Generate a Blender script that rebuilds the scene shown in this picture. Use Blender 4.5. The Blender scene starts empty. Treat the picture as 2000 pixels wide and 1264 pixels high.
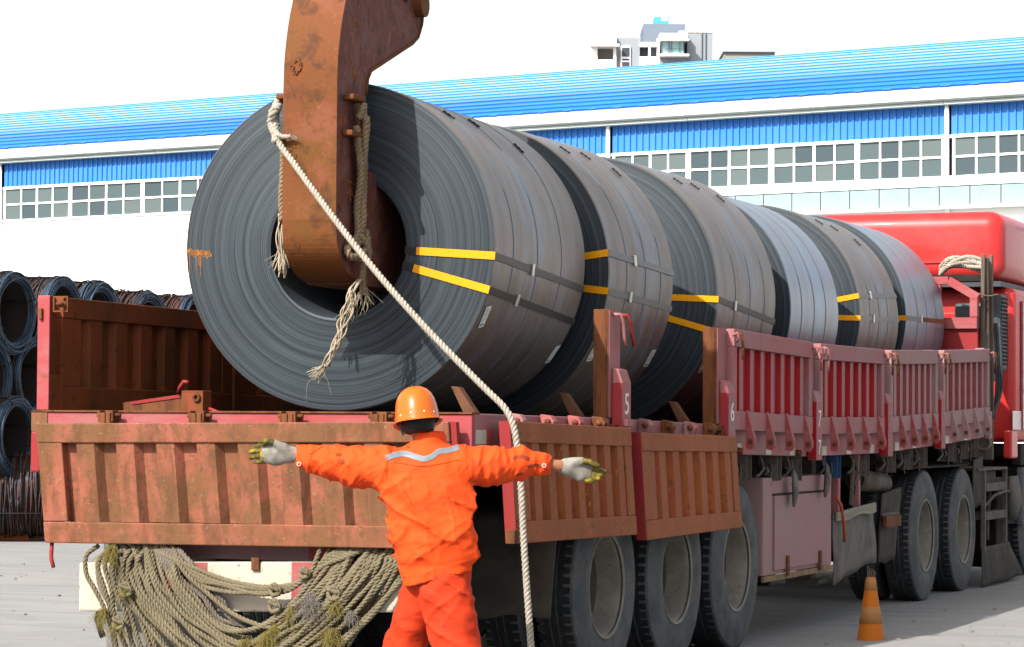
import bpy, bmesh, math, random
import numpy as np
from mathutils import Vector, Matrix
from mathutils.bvhtree import BVHTree
random.seed(7); rng = np.random.default_rng(7)
S = bpy.context.scene
COL = S.collection
R_ = math.radians

# ------------------------------------------------------------------ camera
YAW, PITCH, ROLL = 0.3747, 0.0354, 0.0066
CAM = Vector((6.44956, -12.72639, 1.46632))
fw = Vector((-math.sin(YAW)*math.cos(PITCH), math.cos(YAW)*math.cos(PITCH), math.sin(PITCH)))
r1 = Vector((math.cos(YAW), math.sin(YAW), 0)); u1 = r1.cross(fw)
r2 = r1*math.cos(ROLL) + u1*math.sin(ROLL); u2 = -r1*math.sin(ROLL) + u1*math.cos(ROLL)
cd = bpy.data.cameras.new('camera'); cam = bpy.data.objects.new('camera', cd); COL.objects.link(cam)
cd.sensor_width = 36; cd.lens = 36*5421.15/2000; cd.clip_start = 0.1; cd.clip_end = 3000
cam.matrix_world = Matrix(((r2.x, u2.x, -fw.x, CAM.x), (r2.y, u2.y, -fw.y, CAM.y), (r2.z, u2.z, -fw.z, CAM.z), (0, 0, 0, 1)))
S.camera = cam
# ------------------------------------------------------------------ light
SUN = Vector((0.14, 0.41, -0.37)).normalized()            # direction the light travels
el = math.asin(-SUN.z); az = math.atan2(-SUN.x, -SUN.y)   # azimuth of the sun from +Y, clockwise
W = bpy.data.worlds.new('World'); S.world = W; W.use_nodes = True
wn = W.node_tree; wn.nodes.clear()
sky = wn.nodes.new('ShaderNodeTexSky'); sky.sky_type = 'NISHITA'; sky.sun_disc = False
sky.sun_elevation = el; sky.sun_rotation = az; sky.dust_density = 5.0; sky.air_density = 1.0; sky.ozone_density = 1.0
hs = wn.nodes.new('ShaderNodeHueSaturation'); hs.inputs['Saturation'].default_value = 0.35
bg = wn.nodes.new('ShaderNodeBackground'); bg.inputs['Strength'].default_value = 0.15
wo = wn.nodes.new('ShaderNodeOutputWorld')
veil = wn.nodes.new('ShaderNodeMix'); veil.data_type = 'RGBA'; wtc = wn.nodes.new('ShaderNodeTexCoord'); wsp = wn.nodes.new('ShaderNodeSeparateXYZ'); wmr = wn.nodes.new('ShaderNodeMapRange')   # thin white haze, thickest at the horizon
wmr.inputs[1].default_value = 0.16; wmr.inputs[2].default_value = 0.60; wmr.inputs[3].default_value = 0.66; wmr.inputs[4].default_value = 0.10
wn.links.new(wtc.outputs['Generated'], wsp.inputs[0]); wn.links.new(wsp.outputs[2], wmr.inputs[0]); wn.links.new(wmr.outputs[0], veil.inputs[0])
veil.inputs[7].default_value = (5.0, 5.1, 5.3, 1)
wn.links.new(sky.outputs[0], hs.inputs['Color']); wn.links.new(hs.outputs[0], veil.inputs[6]); wn.links.new(veil.outputs[2], bg.inputs['Color']); wn.links.new(bg.outputs[0], wo.inputs['Surface'])
sl = bpy.data.lights.new('sun', 'SUN'); sl.energy = 5.0; sl.angle = R_(0.5); sl.color = (1.0, 0.95, 0.88)
so = bpy.data.objects.new('sun', sl); COL.objects.link(so); so.rotation_euler = SUN.to_track_quat('-Z', 'Y').to_euler()
S.view_settings.view_transform = 'Standard'; S.view_settings.look = 'None'
S.view_settings.exposure = 1.0; S.view_settings.gamma = 1.0; S.view_settings.use_curve_mapping = False
S.cycles.max_bounces = 6

# ------------------------------------------------------------------ helpers
def camspace(px, py, D):
    """world point at picture position (2000 px wide photograph) and depth D"""
    return CAM + (fw + r2*((px-1000)/5421.15) - u2*((py-632)/5421.15))*D

KEEP = {'rusted_pink_paint': .50, 'rusted_brown_paint': .58, 'rust_brown_steel': .52, 'orange_rust_hook_face': .38, 'clean_red_paint': 1.0, 'orange_brown_rusted_paint': .5, 'bright_red_edge_paint': .5, 'white_render_wall': 1, 'white_window_frame': 1, 'pale_grey_gutter': .62, 'translucent_canopy_sheet': .55, 'blue_wall_sheet': .75, 'blue_roof_sheet': .9, 'tower_white_render': 1, 'tower_cyan_glass': .8,
        'dusty_red_paint': .70, 'road_dusted_red_paint': .72, 'half_dusted_red_paint': .8, 'yellow_painted_strap': .75, 'paper_coil_label': .8, 'white_stencil_paint': .9, 'dusty_tyre_rubber': .9,
        'dusty_steel_rim': .9, 'mill_scale_brown': .80, 'mill_scale_blue': .85, 'tower_grey_render': .8, 'rooftop_blue_sheet': .8, 'far_brown_render': .8, 'dim_window_glass': .62, 'orange_work_cloth': .78, 'soiled_orange_trouser_cloth': .68,
        'scuffed_orange_helmet': .72, 'white_rope': .58, 'glossy_red_cab_paint': .75, 'blued_steel_band': 1, 'bright_strap_seal': 1, 'translucent': 1}
def DIM(name, c):
    k = KEEP.get(name, .6); m = max(c); g = 1.18 if name not in ('white_render_wall', 'white_window_frame') else 1
    return tuple(k*m*(q/m)**g for q in c)
def MAT(name, base, rough=0.7, metal=0.0, layers=(), bump=None, spec=0.16, coat=0.0, vec='Object'):
    base = DIM(name, base); layers = [(*ly[:3], DIM(name, ly[3]), *ly[4:]) for ly in layers]
    m = bpy.data.materials.new(name); m.use_nodes = True
    nt = m.node_tree; N = nt.nodes; Lk = nt.links
    b = N['Principled BSDF']; b.inputs['Roughness'].default_value = rough; b.inputs['Metallic'].default_value = metal
    b.inputs['Specular IOR Level'].default_value = spec; b.inputs['Coat Weight'].default_value = coat
    tc = N.new('ShaderNodeTexCoord'); col = None
    b.inputs['Base Color'].default_value = (*base, 1)
    def noise(scale, detail=6, rough_=0.6, dist=0.0):
        mp = N.new('ShaderNodeMapping'); Lk.new(tc.outputs[vec], mp.inputs['Vector'])
        sc = scale if isinstance(scale, (tuple, list)) else (scale,)*3
        mp.inputs['Scale'].default_value = sc
        n = N.new('ShaderNodeTexNoise'); n.inputs['Scale'].default_value = 1.0; n.inputs['Detail'].default_value = detail
        n.inputs['Roughness'].default_value = rough_; n.inputs['Distortion'].default_value = dist
        Lk.new(mp.outputs[0], n.inputs['Vector']); return n.outputs['Fac']
    for ly in layers:
        scale, lo, hi, c = ly[:4]
        amt = ly[4] if len(ly) > 4 else 1.0
        f = noise(scale, 8, 0.65, 0.3)
        mr = N.new('ShaderNodeMapRange'); mr.inputs[1].default_value = lo; mr.inputs[2].default_value = hi
        mr.inputs[3].default_value = 0; mr.inputs[4].default_value = amt
        Lk.new(f, mr.inputs[0])
        mx = N.new('ShaderNodeMix'); mx.data_type = 'RGBA'
        Lk.new(mr.outputs[0], mx.inputs[0])
        if col is None: mx.inputs[6].default_value = (*base, 1)
        else: Lk.new(col, mx.inputs[6])
        mx.inputs[7].default_value = (*c, 1); col = mx.outputs[2]
    if col is not None: Lk.new(col, b.inputs['Base Color'])
    if bump:
        sc, st, ds = bump
        f = noise(sc, 6, 0.6)
        bp = N.new('ShaderNodeBump'); bp.inputs['Strength'].default_value = st; bp.inputs['Distance'].default_value = ds
        Lk.new(f, bp.inputs['Height']); Lk.new(bp.outputs[0], b.inputs['Normal'])
    return m

def tag(o, label=None, cat=None, group=None, kind=None):
    if label: o['label'] = label
    if cat: o['category'] = cat
    if group: o['group'] = group
    if kind: o['kind'] = kind
    return o

def thing(name, label, cat, loc=(0, 0, 0), rotz=0, group=None):
    o = bpy.data.objects.new(name, None); COL.objects.link(o); o.empty_display_size = 0.1
    o.location = loc; o.rotation_euler = (0, 0, rotz)
    return tag(o, label, cat, group)

class MB:
    def __init__(s): s.v = []; s.f = []; s.xf = None
    def add(s, vs, fs):
        k = len(s.v); s.v += [tuple(p) for p in vs]; s.f += [tuple(i+k for i in q) for q in fs]; return s
    def box(s, x0, x1, y0, y1, z0, z1):
        return s.add([(x0,y0,z0),(x1,y0,z0),(x1,y1,z0),(x0,y1,z0),(x0,y0,z1),(x1,y0,z1),(x1,y1,z1),(x0,y1,z1)],
                     [(0,3,2,1),(4,5,6,7),(0,1,5,4),(1,2,6,5),(2,3,7,6),(3,0,4,7)])
    def obox(s, c, h, M):
        vs = [Vector(c) + M @ Vector((a*h[0], b*h[1], d*h[2])) for d in (-1, 1) for a, b in ((-1,-1),(1,-1),(1,1),(-1,1))]
        return s.add(vs, [(0,3,2,1),(4,5,6,7),(0,1,5,4),(1,2,6,5),(2,3,7,6),(3,0,4,7)])
    def bar(s, p0, p1, w, h, up=(0, 0, 1)):
        p0, p1 = Vector(p0), Vector(p1); d = (p1-p0); L = d.length; d.normalize()
        a = d.cross(Vector(up)); a = a.normalized() if a.length > 1e-4 else Vector((1,0,0)); b = a.cross(d)
        M = Matrix((a, d, b)).transposed()
        return s.obox((p0+p1)/2, (w/2, L/2, h/2), M)
    def prism(s, poly, ax, a, b):
        """poly in the two other axes (x,y,z order), extruded from a to b on axis ax"""
        def P(p, t):
            return {'x': (t, p[0], p[1]), 'y': (p[0], t, p[1]), 'z': (p[0], p[1], t)}[ax]
        n = len(poly)
        return s.add([P(p, a) for p in poly] + [P(p, b) for p in poly],
                     [tuple(range(n-1, -1, -1)), tuple(range(n, 2*n))] + [(i, (i+1) % n, n+(i+1) % n, n+i) for i in range(n)])
    def tube(s, pts, r, n=8, caps=True):
        pts = [Vector(p) for p in pts]; m = len(pts)
        rr = r if hasattr(r, '__len__') else [r]*m
        t = (pts[1]-pts[0]).normalized(); a = t.orthogonal().normalized(); k = len(s.v)
        for i, p in enumerate(pts):
            t2 = (pts[min(i+1, m-1)]-pts[max(i-1, 0)])
            t2 = t2.normalized() if t2.length > 1e-9 else t
            a = (a - t2*a.dot(t2)); a = a.normalized() if a.length > 1e-6 else t2.orthogonal().normalized()
            b = t2.cross(a)
            for j in range(n):
                q = 2*math.pi*j/n; s.v.append(tuple(p + (a*math.cos(q) + b*math.sin(q))*rr[i]))
        for i in range(m-1):
            for j in range(n):
                s.f.append((k+i*n+j, k+i*n+(j+1) % n, k+(i+1)*n+(j+1) % n, k+(i+1)*n+j))
        if caps:
            s.f.append(tuple(k+j for j in range(n-1, -1, -1))); s.f.append(tuple(k+(m-1)*n+j for j in range(n)))
        return s
    def lathe(s, prof, ax='y', n=48, c=(0, 0, 0), closed=False, ang=None):
        """prof = [(axial, radius)...]"""
        k = len(s.v); m = len(prof); c = Vector(c)
        for (t, r) in prof:
            for j in range(n):
                q = 2*math.pi*j/n; C_, S_ = r*math.cos(q), r*math.sin(q)
                p = {'y': (C_, t, S_), 'x': (t, C_, S_), 'z': (C_, S_, t)}[ax]
                s.v.append(tuple(c+Vector(p)))
        for i in range(m if closed else m-1):
            i2 = (i+1) % m
            for j in range(n):
                s.f.append((k+i*n+j, k+i*n+(j+1) % n, k+i2*n+(j+1) % n, k+i2*n+j))
        return s
    def mesh(s, name, mat, smooth=False, fix=True):
        vs = s.v if s.xf is None else [s.xf(p) for p in s.v]
        me = bpy.data.meshes.new(name); me.from_pydata([tuple(v) for v in vs], [], s.f)
        if fix:
            bm = bmesh.new(); bm.from_mesh(me); bmesh.ops.recalc_face_normals(bm, faces=bm.faces); bm.to_mesh(me); bm.free()
        mats = mat if isinstance(mat, (list, tuple)) else [mat]
        for q in mats: me.materials.append(q)
        if smooth: me.polygons.foreach_set('use_smooth', [True]*len(me.polygons))
        me.update(); return me
    def build(s, name, mat, parent=None, smooth=False, bevel=0, fix=True, auto=False):
        o = bpy.data.objects.new(name, s.mesh(name, mat, smooth or auto, fix)); COL.objects.link(o)
        if parent: o.parent = parent
        if bevel:
            b = o.modifiers.new('bevel', 'BEVEL'); b.width = bevel; b.segments = 2; b.limit_method = 'ANGLE'; b.angle_limit = R_(40)
        if auto:
            sharp_edges(o.data, 35)
        return o

def sharp_edges(me, deg):
    bm = bmesh.new(); bm.from_mesh(me)
    for e in bm.edges:
        if len(e.link_faces) == 2 and e.calc_face_angle(0) > R_(deg): e.smooth = False
    bm.to_mesh(me); bm.free()

def inst(name, me, parent=None, loc=(0, 0, 0), rot=None):
    o = bpy.data.objects.new(name, me); COL.objects.link(o)
    if parent: o.parent = parent
    o.location = loc
    if rot: o.rotation_euler = rot
    return o

def catmull(P, step):
    P = [Vector(p) for p in P]; out = []
    Q = [P[0]*2-P[1]] + P + [P[-1]*2-P[-2]]
    for i in range(1, len(Q)-2):
        a, b, c, d = Q[i-1:i+3]; n = max(2, int((c-b).length/step))
        for k in range(n):
            t = k/n
            out.append(0.5*((2*b) + (c-a)*t + (2*a-5*b+4*c-d)*t*t + (3*b-3*c+d-a)*t**3))
    out.append(P[-1]); return out

def rope(mb, P, r, pitch, n=3, sides=5, step=None):
    """laid rope: n strands twisted round the path; r = radius of the whole rope"""
    pts = catmull(P, step or pitch/6)
    rs = r*0.54; ro = r*0.5
    t0 = (pts[1]-pts[0]).normalized(); a = t0.orthogonal().normalized(); L = 0; frames = []
    for i, p in enumerate(pts):
        t = (pts[min(i+1, len(pts)-1)]-pts[max(i-1, 0)]).normalized()
        a = (a-t*a.dot(t)).normalized(); b = t.cross(a)
        if i: L += (p-pts[i-1]).length
        frames.append((p, a.copy(), b, L))
    for k in range(n):
        path = [p + (a_*math.cos(2*math.pi*(l/pitch+k/n)) + b_*math.sin(2*math.pi*(l/pitch+k/n)))*ro for p, a_, b_, l in frames]
        mb.tube(path, rs, sides)
    return mb

def fray(mb, p, d, L, n, spread, r=0.0012, seed=0, curl=0.02):
    rd = random.Random(seed)
    for i in range(n):
        q = Vector(p)+Vector((rd.gauss(0, spread*.3), rd.gauss(0, spread*.3), rd.gauss(0, spread*.2)))
        v = (Vector(d).normalized() + Vector((rd.gauss(0, .25), rd.gauss(0, .25), rd.gauss(0, .15)))).normalized()
        pts = [q.copy()]; LL = L*rd.uniform(.45, 1.1)
        for k in range(6):
            v = (v + Vector((rd.gauss(0, curl*10), rd.gauss(0, curl*10), rd.gauss(0, curl*6)-.05))).normalized()
            q = q + v*LL/6; pts.append(q.copy())
        mb.tube(pts, [r*1.3, r*1.2, r*1.1, r, r*.9, r*.7, r*.4], 3, caps=False)
    return mb

def txt(name, body, size, mat, parent, M, ext=0.001):
    cu = bpy.data.curves.new(name, 'FONT'); cu.body = body; cu.size = size; cu.extrude = ext; cu.align_x = 'CENTER'; cu.align_y = 'CENTER'
    o = bpy.data.objects.new(name, cu); COL.objects.link(o)
    me = bpy.data.meshes.new_from_object(o); bpy.data.objects.remove(o)
    me.materials.clear(); me.materials.append(mat)
    o = bpy.data.objects.new(name, me); COL.objects.link(o); o.matrix_world = M; o.parent = parent
    return o

# ------------------------------------------------------------------ materials
m_ground = MAT('concrete_ground', (0.30, 0.298, 0.29), 0.9, layers=[
    (0.25, .42, .65, (0.25, 0.248, 0.242)), ((0.8, 2.6, 1), .46, .66, (0.20, 0.20, 0.20), .6), ((0.7, 4.5, 1), .50, .70, (0.36, 0.345, 0.31), .55),
    (9, .58, .72, (0.17, 0.17, 0.165), .5), (60, .6, .75, (0.5, 0.49, 0.46), .3), ((.3, 1.8, 1), .56, .70, (0.17, 0.17, 0.17), .5)], bump=(25, .25, .01))
m_rust = MAT('rusted_pink_paint', (0.37, 0.140, 0.080), 0.75, layers=[
    ((1.3, 1.3, 2.2), .42, .54, (0.235, 0.120, 0.060)), ((3.4, 3.4, 2.2), .50, .60, (0.44, 0.165, 0.11), .8), ((11, 11, 3), .50, .66, (0.16, 0.08, 0.04), .85),
    (26, .54, .64, (0.18, 0.095, 0.055), .75), (44, .63, .69, (0.55, 0.48, 0.43), .35), (75, .63, .70, (0.55, 0.17, 0.02), .8)], bump=(60, .35, .004))
m_rust_side = MAT('orange_brown_rusted_paint', (0.40, 0.135, 0.045), 0.7, layers=[
    ((2.5, 2.5, 1.6), .42, .62, (0.30, 0.105, 0.03)), ((8, 8, 2.2), .5, .68, (0.38, 0.09, 0.05), .8),
    (18, .58, .68, (0.11, 0.045, 0.02), .7), ((50, 50, 22), .62, .69, (0.7, 0.36, 0.12), .8)], bump=(50, .3, .004))
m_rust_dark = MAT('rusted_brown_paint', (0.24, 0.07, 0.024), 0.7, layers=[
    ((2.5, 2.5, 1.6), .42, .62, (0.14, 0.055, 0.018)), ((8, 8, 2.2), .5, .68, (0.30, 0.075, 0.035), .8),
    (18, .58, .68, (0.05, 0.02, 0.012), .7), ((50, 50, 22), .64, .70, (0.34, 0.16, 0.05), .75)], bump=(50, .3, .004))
m_rust_edge = MAT('rust_brown_steel', (0.21, 0.085, 0.035), 0.8, layers=[
    ((14, 14, 3), .45, .65, (0.10, 0.04, 0.02)), (40, .6, .7, (0.32, 0.15, 0.05), .7)], bump=(60, .4, .004))
m_red_side = MAT('dusty_red_paint', (0.34, 0.148, 0.15), 0.75, layers=[
    (1.6, .44, .62, (0.30, 0.18, 0.185)), ((12, 12, 2.0), .57, .72, (0.30, 0.08, 0.08), .7), (30, .62, .72, (0.14, 0.06, 0.04), .6)], bump=(40, .15, .003))
m_red_side2 = MAT('road_dusted_red_paint', (0.33, 0.20, 0.20), 0.8, layers=[
    (2.2, .45, .62, (0.31, 0.215, 0.21)), ((12, 12, 2.0), .6, .72, (0.28, 0.08, 0.08), .7), (30, .64, .72, (0.14, 0.07, 0.05), .5)], bump=(40, .15, .003))
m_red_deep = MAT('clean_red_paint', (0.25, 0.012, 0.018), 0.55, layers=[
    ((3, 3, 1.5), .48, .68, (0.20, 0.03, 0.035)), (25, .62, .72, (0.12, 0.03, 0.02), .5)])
m_red_mid = MAT('half_dusted_red_paint', (0.25, 0.055, 0.06), 0.65, layers=[((3, 3, 1.5), .42, .62, (0.27, 0.12, 0.12)), (25, .62, .72, (0.12, 0.03, 0.02), .5)])
m_rose = MAT('faded_rose_paint', (0.37, 0.085, 0.09), 0.65, layers=[
    ((1.3, 1.3, 5), .45, .6, (0.36, 0.14, 0.14)), ((6, 6, 12), .6, .7, (0.25, 0.07, 0.04), .8), (26, .62, .70, (0.24, 0.10, 0.035), .8)], bump=(40, .15, .003))
m_rose_bright = MAT('bright_red_edge_paint', (0.36, 0.045, 0.05), 0.6, layers=[((8, 8, 3), .5, .7, (0.33, 0.06, 0.045)), (25, .6, .7, (0.17, 0.06, 0.03), .7)])
m_chassis = MAT('dark_grimy_steel', (0.018, 0.015, 0.013), 0.9, layers=[(6, .45, .65, (0.035, 0.025, 0.02))], spec=.2)
m_deck = MAT('dark_steel_deck', (0.035, 0.02, 0.014), 0.9, layers=[(5, .45, .65, (0.02, 0.012, 0.01))], spec=.2)
m_dust_steel = MAT('dusty_grey_steel', (0.15, 0.13, 0.115), 0.85, layers=[(10, .45, .65, (0.09, 0.075, 0.06)), (30, .58, .7, (0.22, 0.19, 0.16), .6)])
m_white_bump = MAT('chipped_white_paint', (0.52, 0.48, 0.40), 0.65, layers=[((3, 3, 2), .5, .68, (0.45, 0.40, 0.32), .8), (30, .62, .69, (0.22, 0.13, 0.06), .8), ((7, 7, 1.2), .6, .7, (0.40, 0.30, 0.2), .6)], bump=(40, .2, .003))
m_tape_w = MAT('white_reflective_tape', (0.55, 0.55, 0.47), 0.5, layers=[(20, .55, .68, (0.36, 0.34, 0.3), .8)])
m_tape_r = MAT('red_reflective_tape', (0.45, 0.10, 0.11), 0.5, layers=[(20, .52, .66, (0.36, 0.16, 0.15), .8)])
m_paint_w = MAT('white_stencil_paint', (0.6, 0.58, 0.56), 0.7, layers=[(40, .52, .62, (0.4, 0.25, 0.25), .8)])
m_paint_f = MAT('worn_stencil_paint', (0.42, 0.33, 0.33), 0.8, layers=[(30, .45, .58, (0.33, 0.16, 0.16), .9)])
m_tyre = MAT('dusty_tyre_rubber', (0.055, 0.06, 0.066), 0.85, layers=[(5, .42, .62, (0.085, 0.088, 0.09)), (25, .55, .7, (0.035, 0.037, 0.04), .6), (2.5, .5, .65, (0.11, 0.105, 0.095), .5)], bump=(60, .2, .004))
m_tread = MAT('dark_tread_rubber', (0.025, 0.027, 0.03), 0.9, layers=[(14, .5, .65, (0.06, 0.06, 0.058), .7)])
m_rim = MAT('dusty_steel_rim', (0.15, 0.14, 0.12), 0.75, layers=[(6, .45, .62, (0.20, 0.185, 0.16)), (30, .55, .68, (0.09, 0.08, 0.065), .6)], bump=(30, .15, .003))
m_rim_in = MAT('shade_painted_inner_rim', (0.11, 0.10, 0.09), 0.9, layers=[(12, .5, .65, (0.09, 0.08, 0.07), .7)])  # shade deep in the dish painted as a darker tone, with grime blotches
m_flap = MAT('dusty_rubber_flap', (0.055, 0.05, 0.043), 0.9, layers=[(4, .42, .62, (0.085, 0.078, 0.065)), ((10, 10, 2), .55, .7, (0.05, 0.045, 0.04), .7)], bump=(14, .3, .01))
m_flap_light = MAT('grey_tarpaulin', (0.19, 0.18, 0.165), 0.9, layers=[(5, .45, .62, (0.13, 0.125, 0.115)), ((16, 16, 2), .55, .7, (0.25, 0.24, 0.22), .6)], bump=(12, .3, .01))
m_cab = MAT('glossy_red_cab_paint', (0.50, 0.040, 0.038), 0.4, coat=.25, layers=[(2.2, .5, .7, (0.46, 0.07, 0.065), .7), ((5, 5, 14), .6, .72, (0.36, 0.012, 0.012), .5)])
m_cab_side = MAT('pale_cab_side_paint', (0.33, 0.12, 0.14), 0.3, coat=.5, layers=[(3, .45, .62, (0.36, 0.2, 0.23), .7)])  # paler, more mauve red than the cab, with lighter blotches
m_blackpl = MAT('dark_grey_plastic', (0.055, 0.065, 0.075), 0.55, layers=[(8, .48, .66, (0.09, 0.095, 0.1), .7)])
m_wood = MAT('weathered_stake_wood', (0.15, 0.12, 0.095), 0.9, layers=[((30, 30, 2), .42, .62, (0.075, 0.055, 0.045)), ((50, 50, 3), .6, .7, (0.27, 0.24, 0.2), .7)], bump=((60, 60, 3), .4, .004))
m_rope = MAT('white_rope', (0.44, 0.40, 0.34), 0.95, layers=[(30, .48, .66, (0.30, 0.265, 0.215), .8), (140, .5, .7, (0.5, 0.47, 0.42), .5)], bump=(250, .5, .003))
m_rope_tan = MAT('old_tan_rope', (0.25, 0.19, 0.125), 0.95, layers=[(18, .45, .62, (0.22, 0.165, 0.10)), (140, .52, .7, (0.44, 0.37, 0.28), .6)], bump=(250, .6, .003))
m_rope_olive = MAT('khaki_rope', (0.185, 0.158, 0.105), 0.95, layers=[(7, .45, .62, (0.145, 0.122, 0.078)), (140, .5, .7, (0.27, 0.245, 0.18), .6)], bump=(250, .6, .003))
m_rope_grey = MAT('greyed_rope', (0.15, 0.13, 0.105), 0.95, layers=[(9, .45, .62, (0.14, 0.12, 0.10)), (140, .5, .7, (0.3, 0.27, 0.23), .6)], bump=(250, .6, .003))
m_fray_olive = MAT('olive_frayed_fibre', (0.17, 0.14, 0.045), 0.95); m_fray_grey = MAT('grey_frayed_fibre', (0.17, 0.155, 0.135), 0.95)
m_fray_tan = MAT('tan_frayed_fibre', (0.42, 0.36, 0.27), 0.95)
m_hook_f = MAT('orange_rust_hook_face', (0.27, 0.10, 0.030), 0.75, layers=[
    (3.2, .45, .58, (0.23, 0.10, 0.022)), (2.6, .54, .64, (0.36, 0.135, 0.075), .8), (9, .53, .64, (0.11, 0.05, 0.024), .75),
    (40, .60, .68, (0.40, 0.2, 0.12), .6)], bump=(30, .25, .006))
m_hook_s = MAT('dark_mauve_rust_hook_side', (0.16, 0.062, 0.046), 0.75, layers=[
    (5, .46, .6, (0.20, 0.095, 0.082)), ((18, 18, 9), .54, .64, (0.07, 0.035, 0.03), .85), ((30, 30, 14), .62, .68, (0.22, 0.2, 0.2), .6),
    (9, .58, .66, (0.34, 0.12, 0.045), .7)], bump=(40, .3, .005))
m_chalk = MAT('orange_chalk', (0.42, 0.19, 0.06), 0.9)
m_yellow = MAT('yellow_painted_strap', (0.70, 0.33, 0.006), 0.5, layers=[((60, 60, 60), .62, .66, (0.08, 0.08, 0.07), .8)])
m_strap = MAT('black_steel_strap', (0.03, 0.03, 0.028), 0.45, metal=.3)
m_strap_g = MAT('grey_steel_strap', (0.13, 0.135, 0.14), 0.4, metal=.5)
m_seal = MAT('bright_strap_seal', (0.5, 0.48, 0.43), 0.35, metal=.6)
m_band = MAT('blued_steel_band', (0.115, 0.145, 0.175), 0.5, metal=.25)
m_paper = MAT('paper_coil_label', (0.62, 0.63, 0.62), 0.8)
m_print = MAT('label_print', (0.15, 0.16, 0.2), 0.8)
m_wire = MAT('wire_rod_steel', (0.075, 0.05, 0.045), 0.6, metal=.4, layers=[((7, 7, 7), .5, .64, (0.11, 0.125, 0.155)), (3, .52, .60, (0.12, 0.055, 0.04), .85)])
m_wire_blue = MAT('blue_sprayed_wire_end', (0.075, 0.11, 0.155), 0.5, metal=.3, layers=[(1.8, .60, .66, (0.02, 0.11, 0.42)), (3.5, .5, .62, (0.05, 0.05, 0.055), .8)])
m_light_block = MAT('dark_light_block', (0.03, 0.022, 0.02), 0.8)
m_blue_roof = MAT('blue_roof_sheet', (0.012, 0.16, 0.66), 0.3, layers=[((.12, 1, 1), .45, .6, (0.018, 0.18, 0.62)), ((1.5, .5, .5), .5, .7, (0.02, 0.16, 0.52), .6)], coat=1.0)
m_roof_seam = MAT('sky_sheen_roof_seam', (0.20, 0.60, 0.95), 0.5)
m_blue_wall = MAT('blue_wall_sheet', (0.075, 0.25, 0.62), 0.5, layers=[((.8, 1, .6), .45, .6, (0.06, 0.235, 0.62))])
m_white_wall = MAT('white_render_wall', (0.80, 0.80, 0.78), 0.8, layers=[(.35, .5, .7, (0.74, 0.74, 0.72))])
m_white_trim = MAT('white_window_frame', (0.78, 0.78, 0.76), 0.6)
m_fascia = MAT('pale_grey_gutter', (0.56, 0.62, 0.60), 0.7, layers=[((.5, 2, 4), .5, .7, (0.44, 0.47, 0.45), .6)])
m_fibre = MAT('translucent_canopy_sheet', (0.38, 0.50, 0.50), 0.6, layers=[(1.2, .5, .7, (0.32, 0.44, 0.44))])
m_glass = MAT('dim_window_glass', (0.085, 0.115, 0.12), 0.25, spec=.35, layers=[((.5, 1.5, 1.5), .5, .65, (0.08, 0.115, 0.12))])
m_bgrey = MAT('tower_grey_render', (0.26, 0.28, 0.30), 0.9); m_bwhite = MAT('tower_white_render', (0.75, 0.72, 0.7), 0.9)
m_bblue = MAT('tower_slate_render', (0.20, 0.24, 0.29), 0.9); m_bcyan = MAT('rooftop_blue_sheet', (0.10, 0.36, 0.62), 0.8)
m_bglass = MAT('tower_cyan_glass', (0.38, 0.55, 0.56), 0.3); m_bdark = MAT('tower_dark_opening', (0.07, 0.085, 0.1), 0.8)
m_brown = MAT('far_brown_render', (0.26, 0.245, 0.235), 0.9)
m_orange = MAT('orange_work_cloth', (0.66, 0.083, 0.013), 0.8, spec=.15, layers=[(5, .5, .68, (0.60, 0.105, 0.022), .6), (13, .63, .68, (0.20, 0.045, 0.02), .6), (4.5, .62, .70, (0.32, 0.05, 0.02), .6)], bump=(90, .25, .004))
m_orange2 = MAT('soiled_orange_trouser_cloth', (0.50, 0.050, 0.012), 0.8, spec=.15, layers=[(5, .5, .64, (0.62, 0.07, 0.02), .7), (7, .59, .66, (0.25, 0.04, 0.02), .7)], bump=(90, .25, .004))
m_silver = MAT('grey_reflective_stripe', (0.20, 0.225, 0.245), 0.45, metal=.1, layers=[(12, .5, .68, (0.20, 0.22, 0.24), .7)])
m_skin = MAT('tanned_skin', (0.34, 0.16, 0.09), 0.55); m_hair = MAT('black_hair', (0.012, 0.010, 0.010), 0.6)
m_button = MAT('white_ring_button', (0.75, 0.45, 0.4), 0.5)
m_boot = MAT('black_boot', (0.03, 0.03, 0.03), 0.6)
m_cone = MAT('orange_cone_rubber', (0.52, 0.17, 0.008), 0.6, layers=[(9, .5, .66, (0.55, 0.17, 0.01), .8), (22, .6, .7, (0.25, 0.1, 0.02), .8)])
m_cone_band = MAT('faded_cone_band', (0.38, 0.19, 0.07), 0.6, layers=[(12, .45, .65, (0.36, 0.19, 0.08), .9)])

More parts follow.
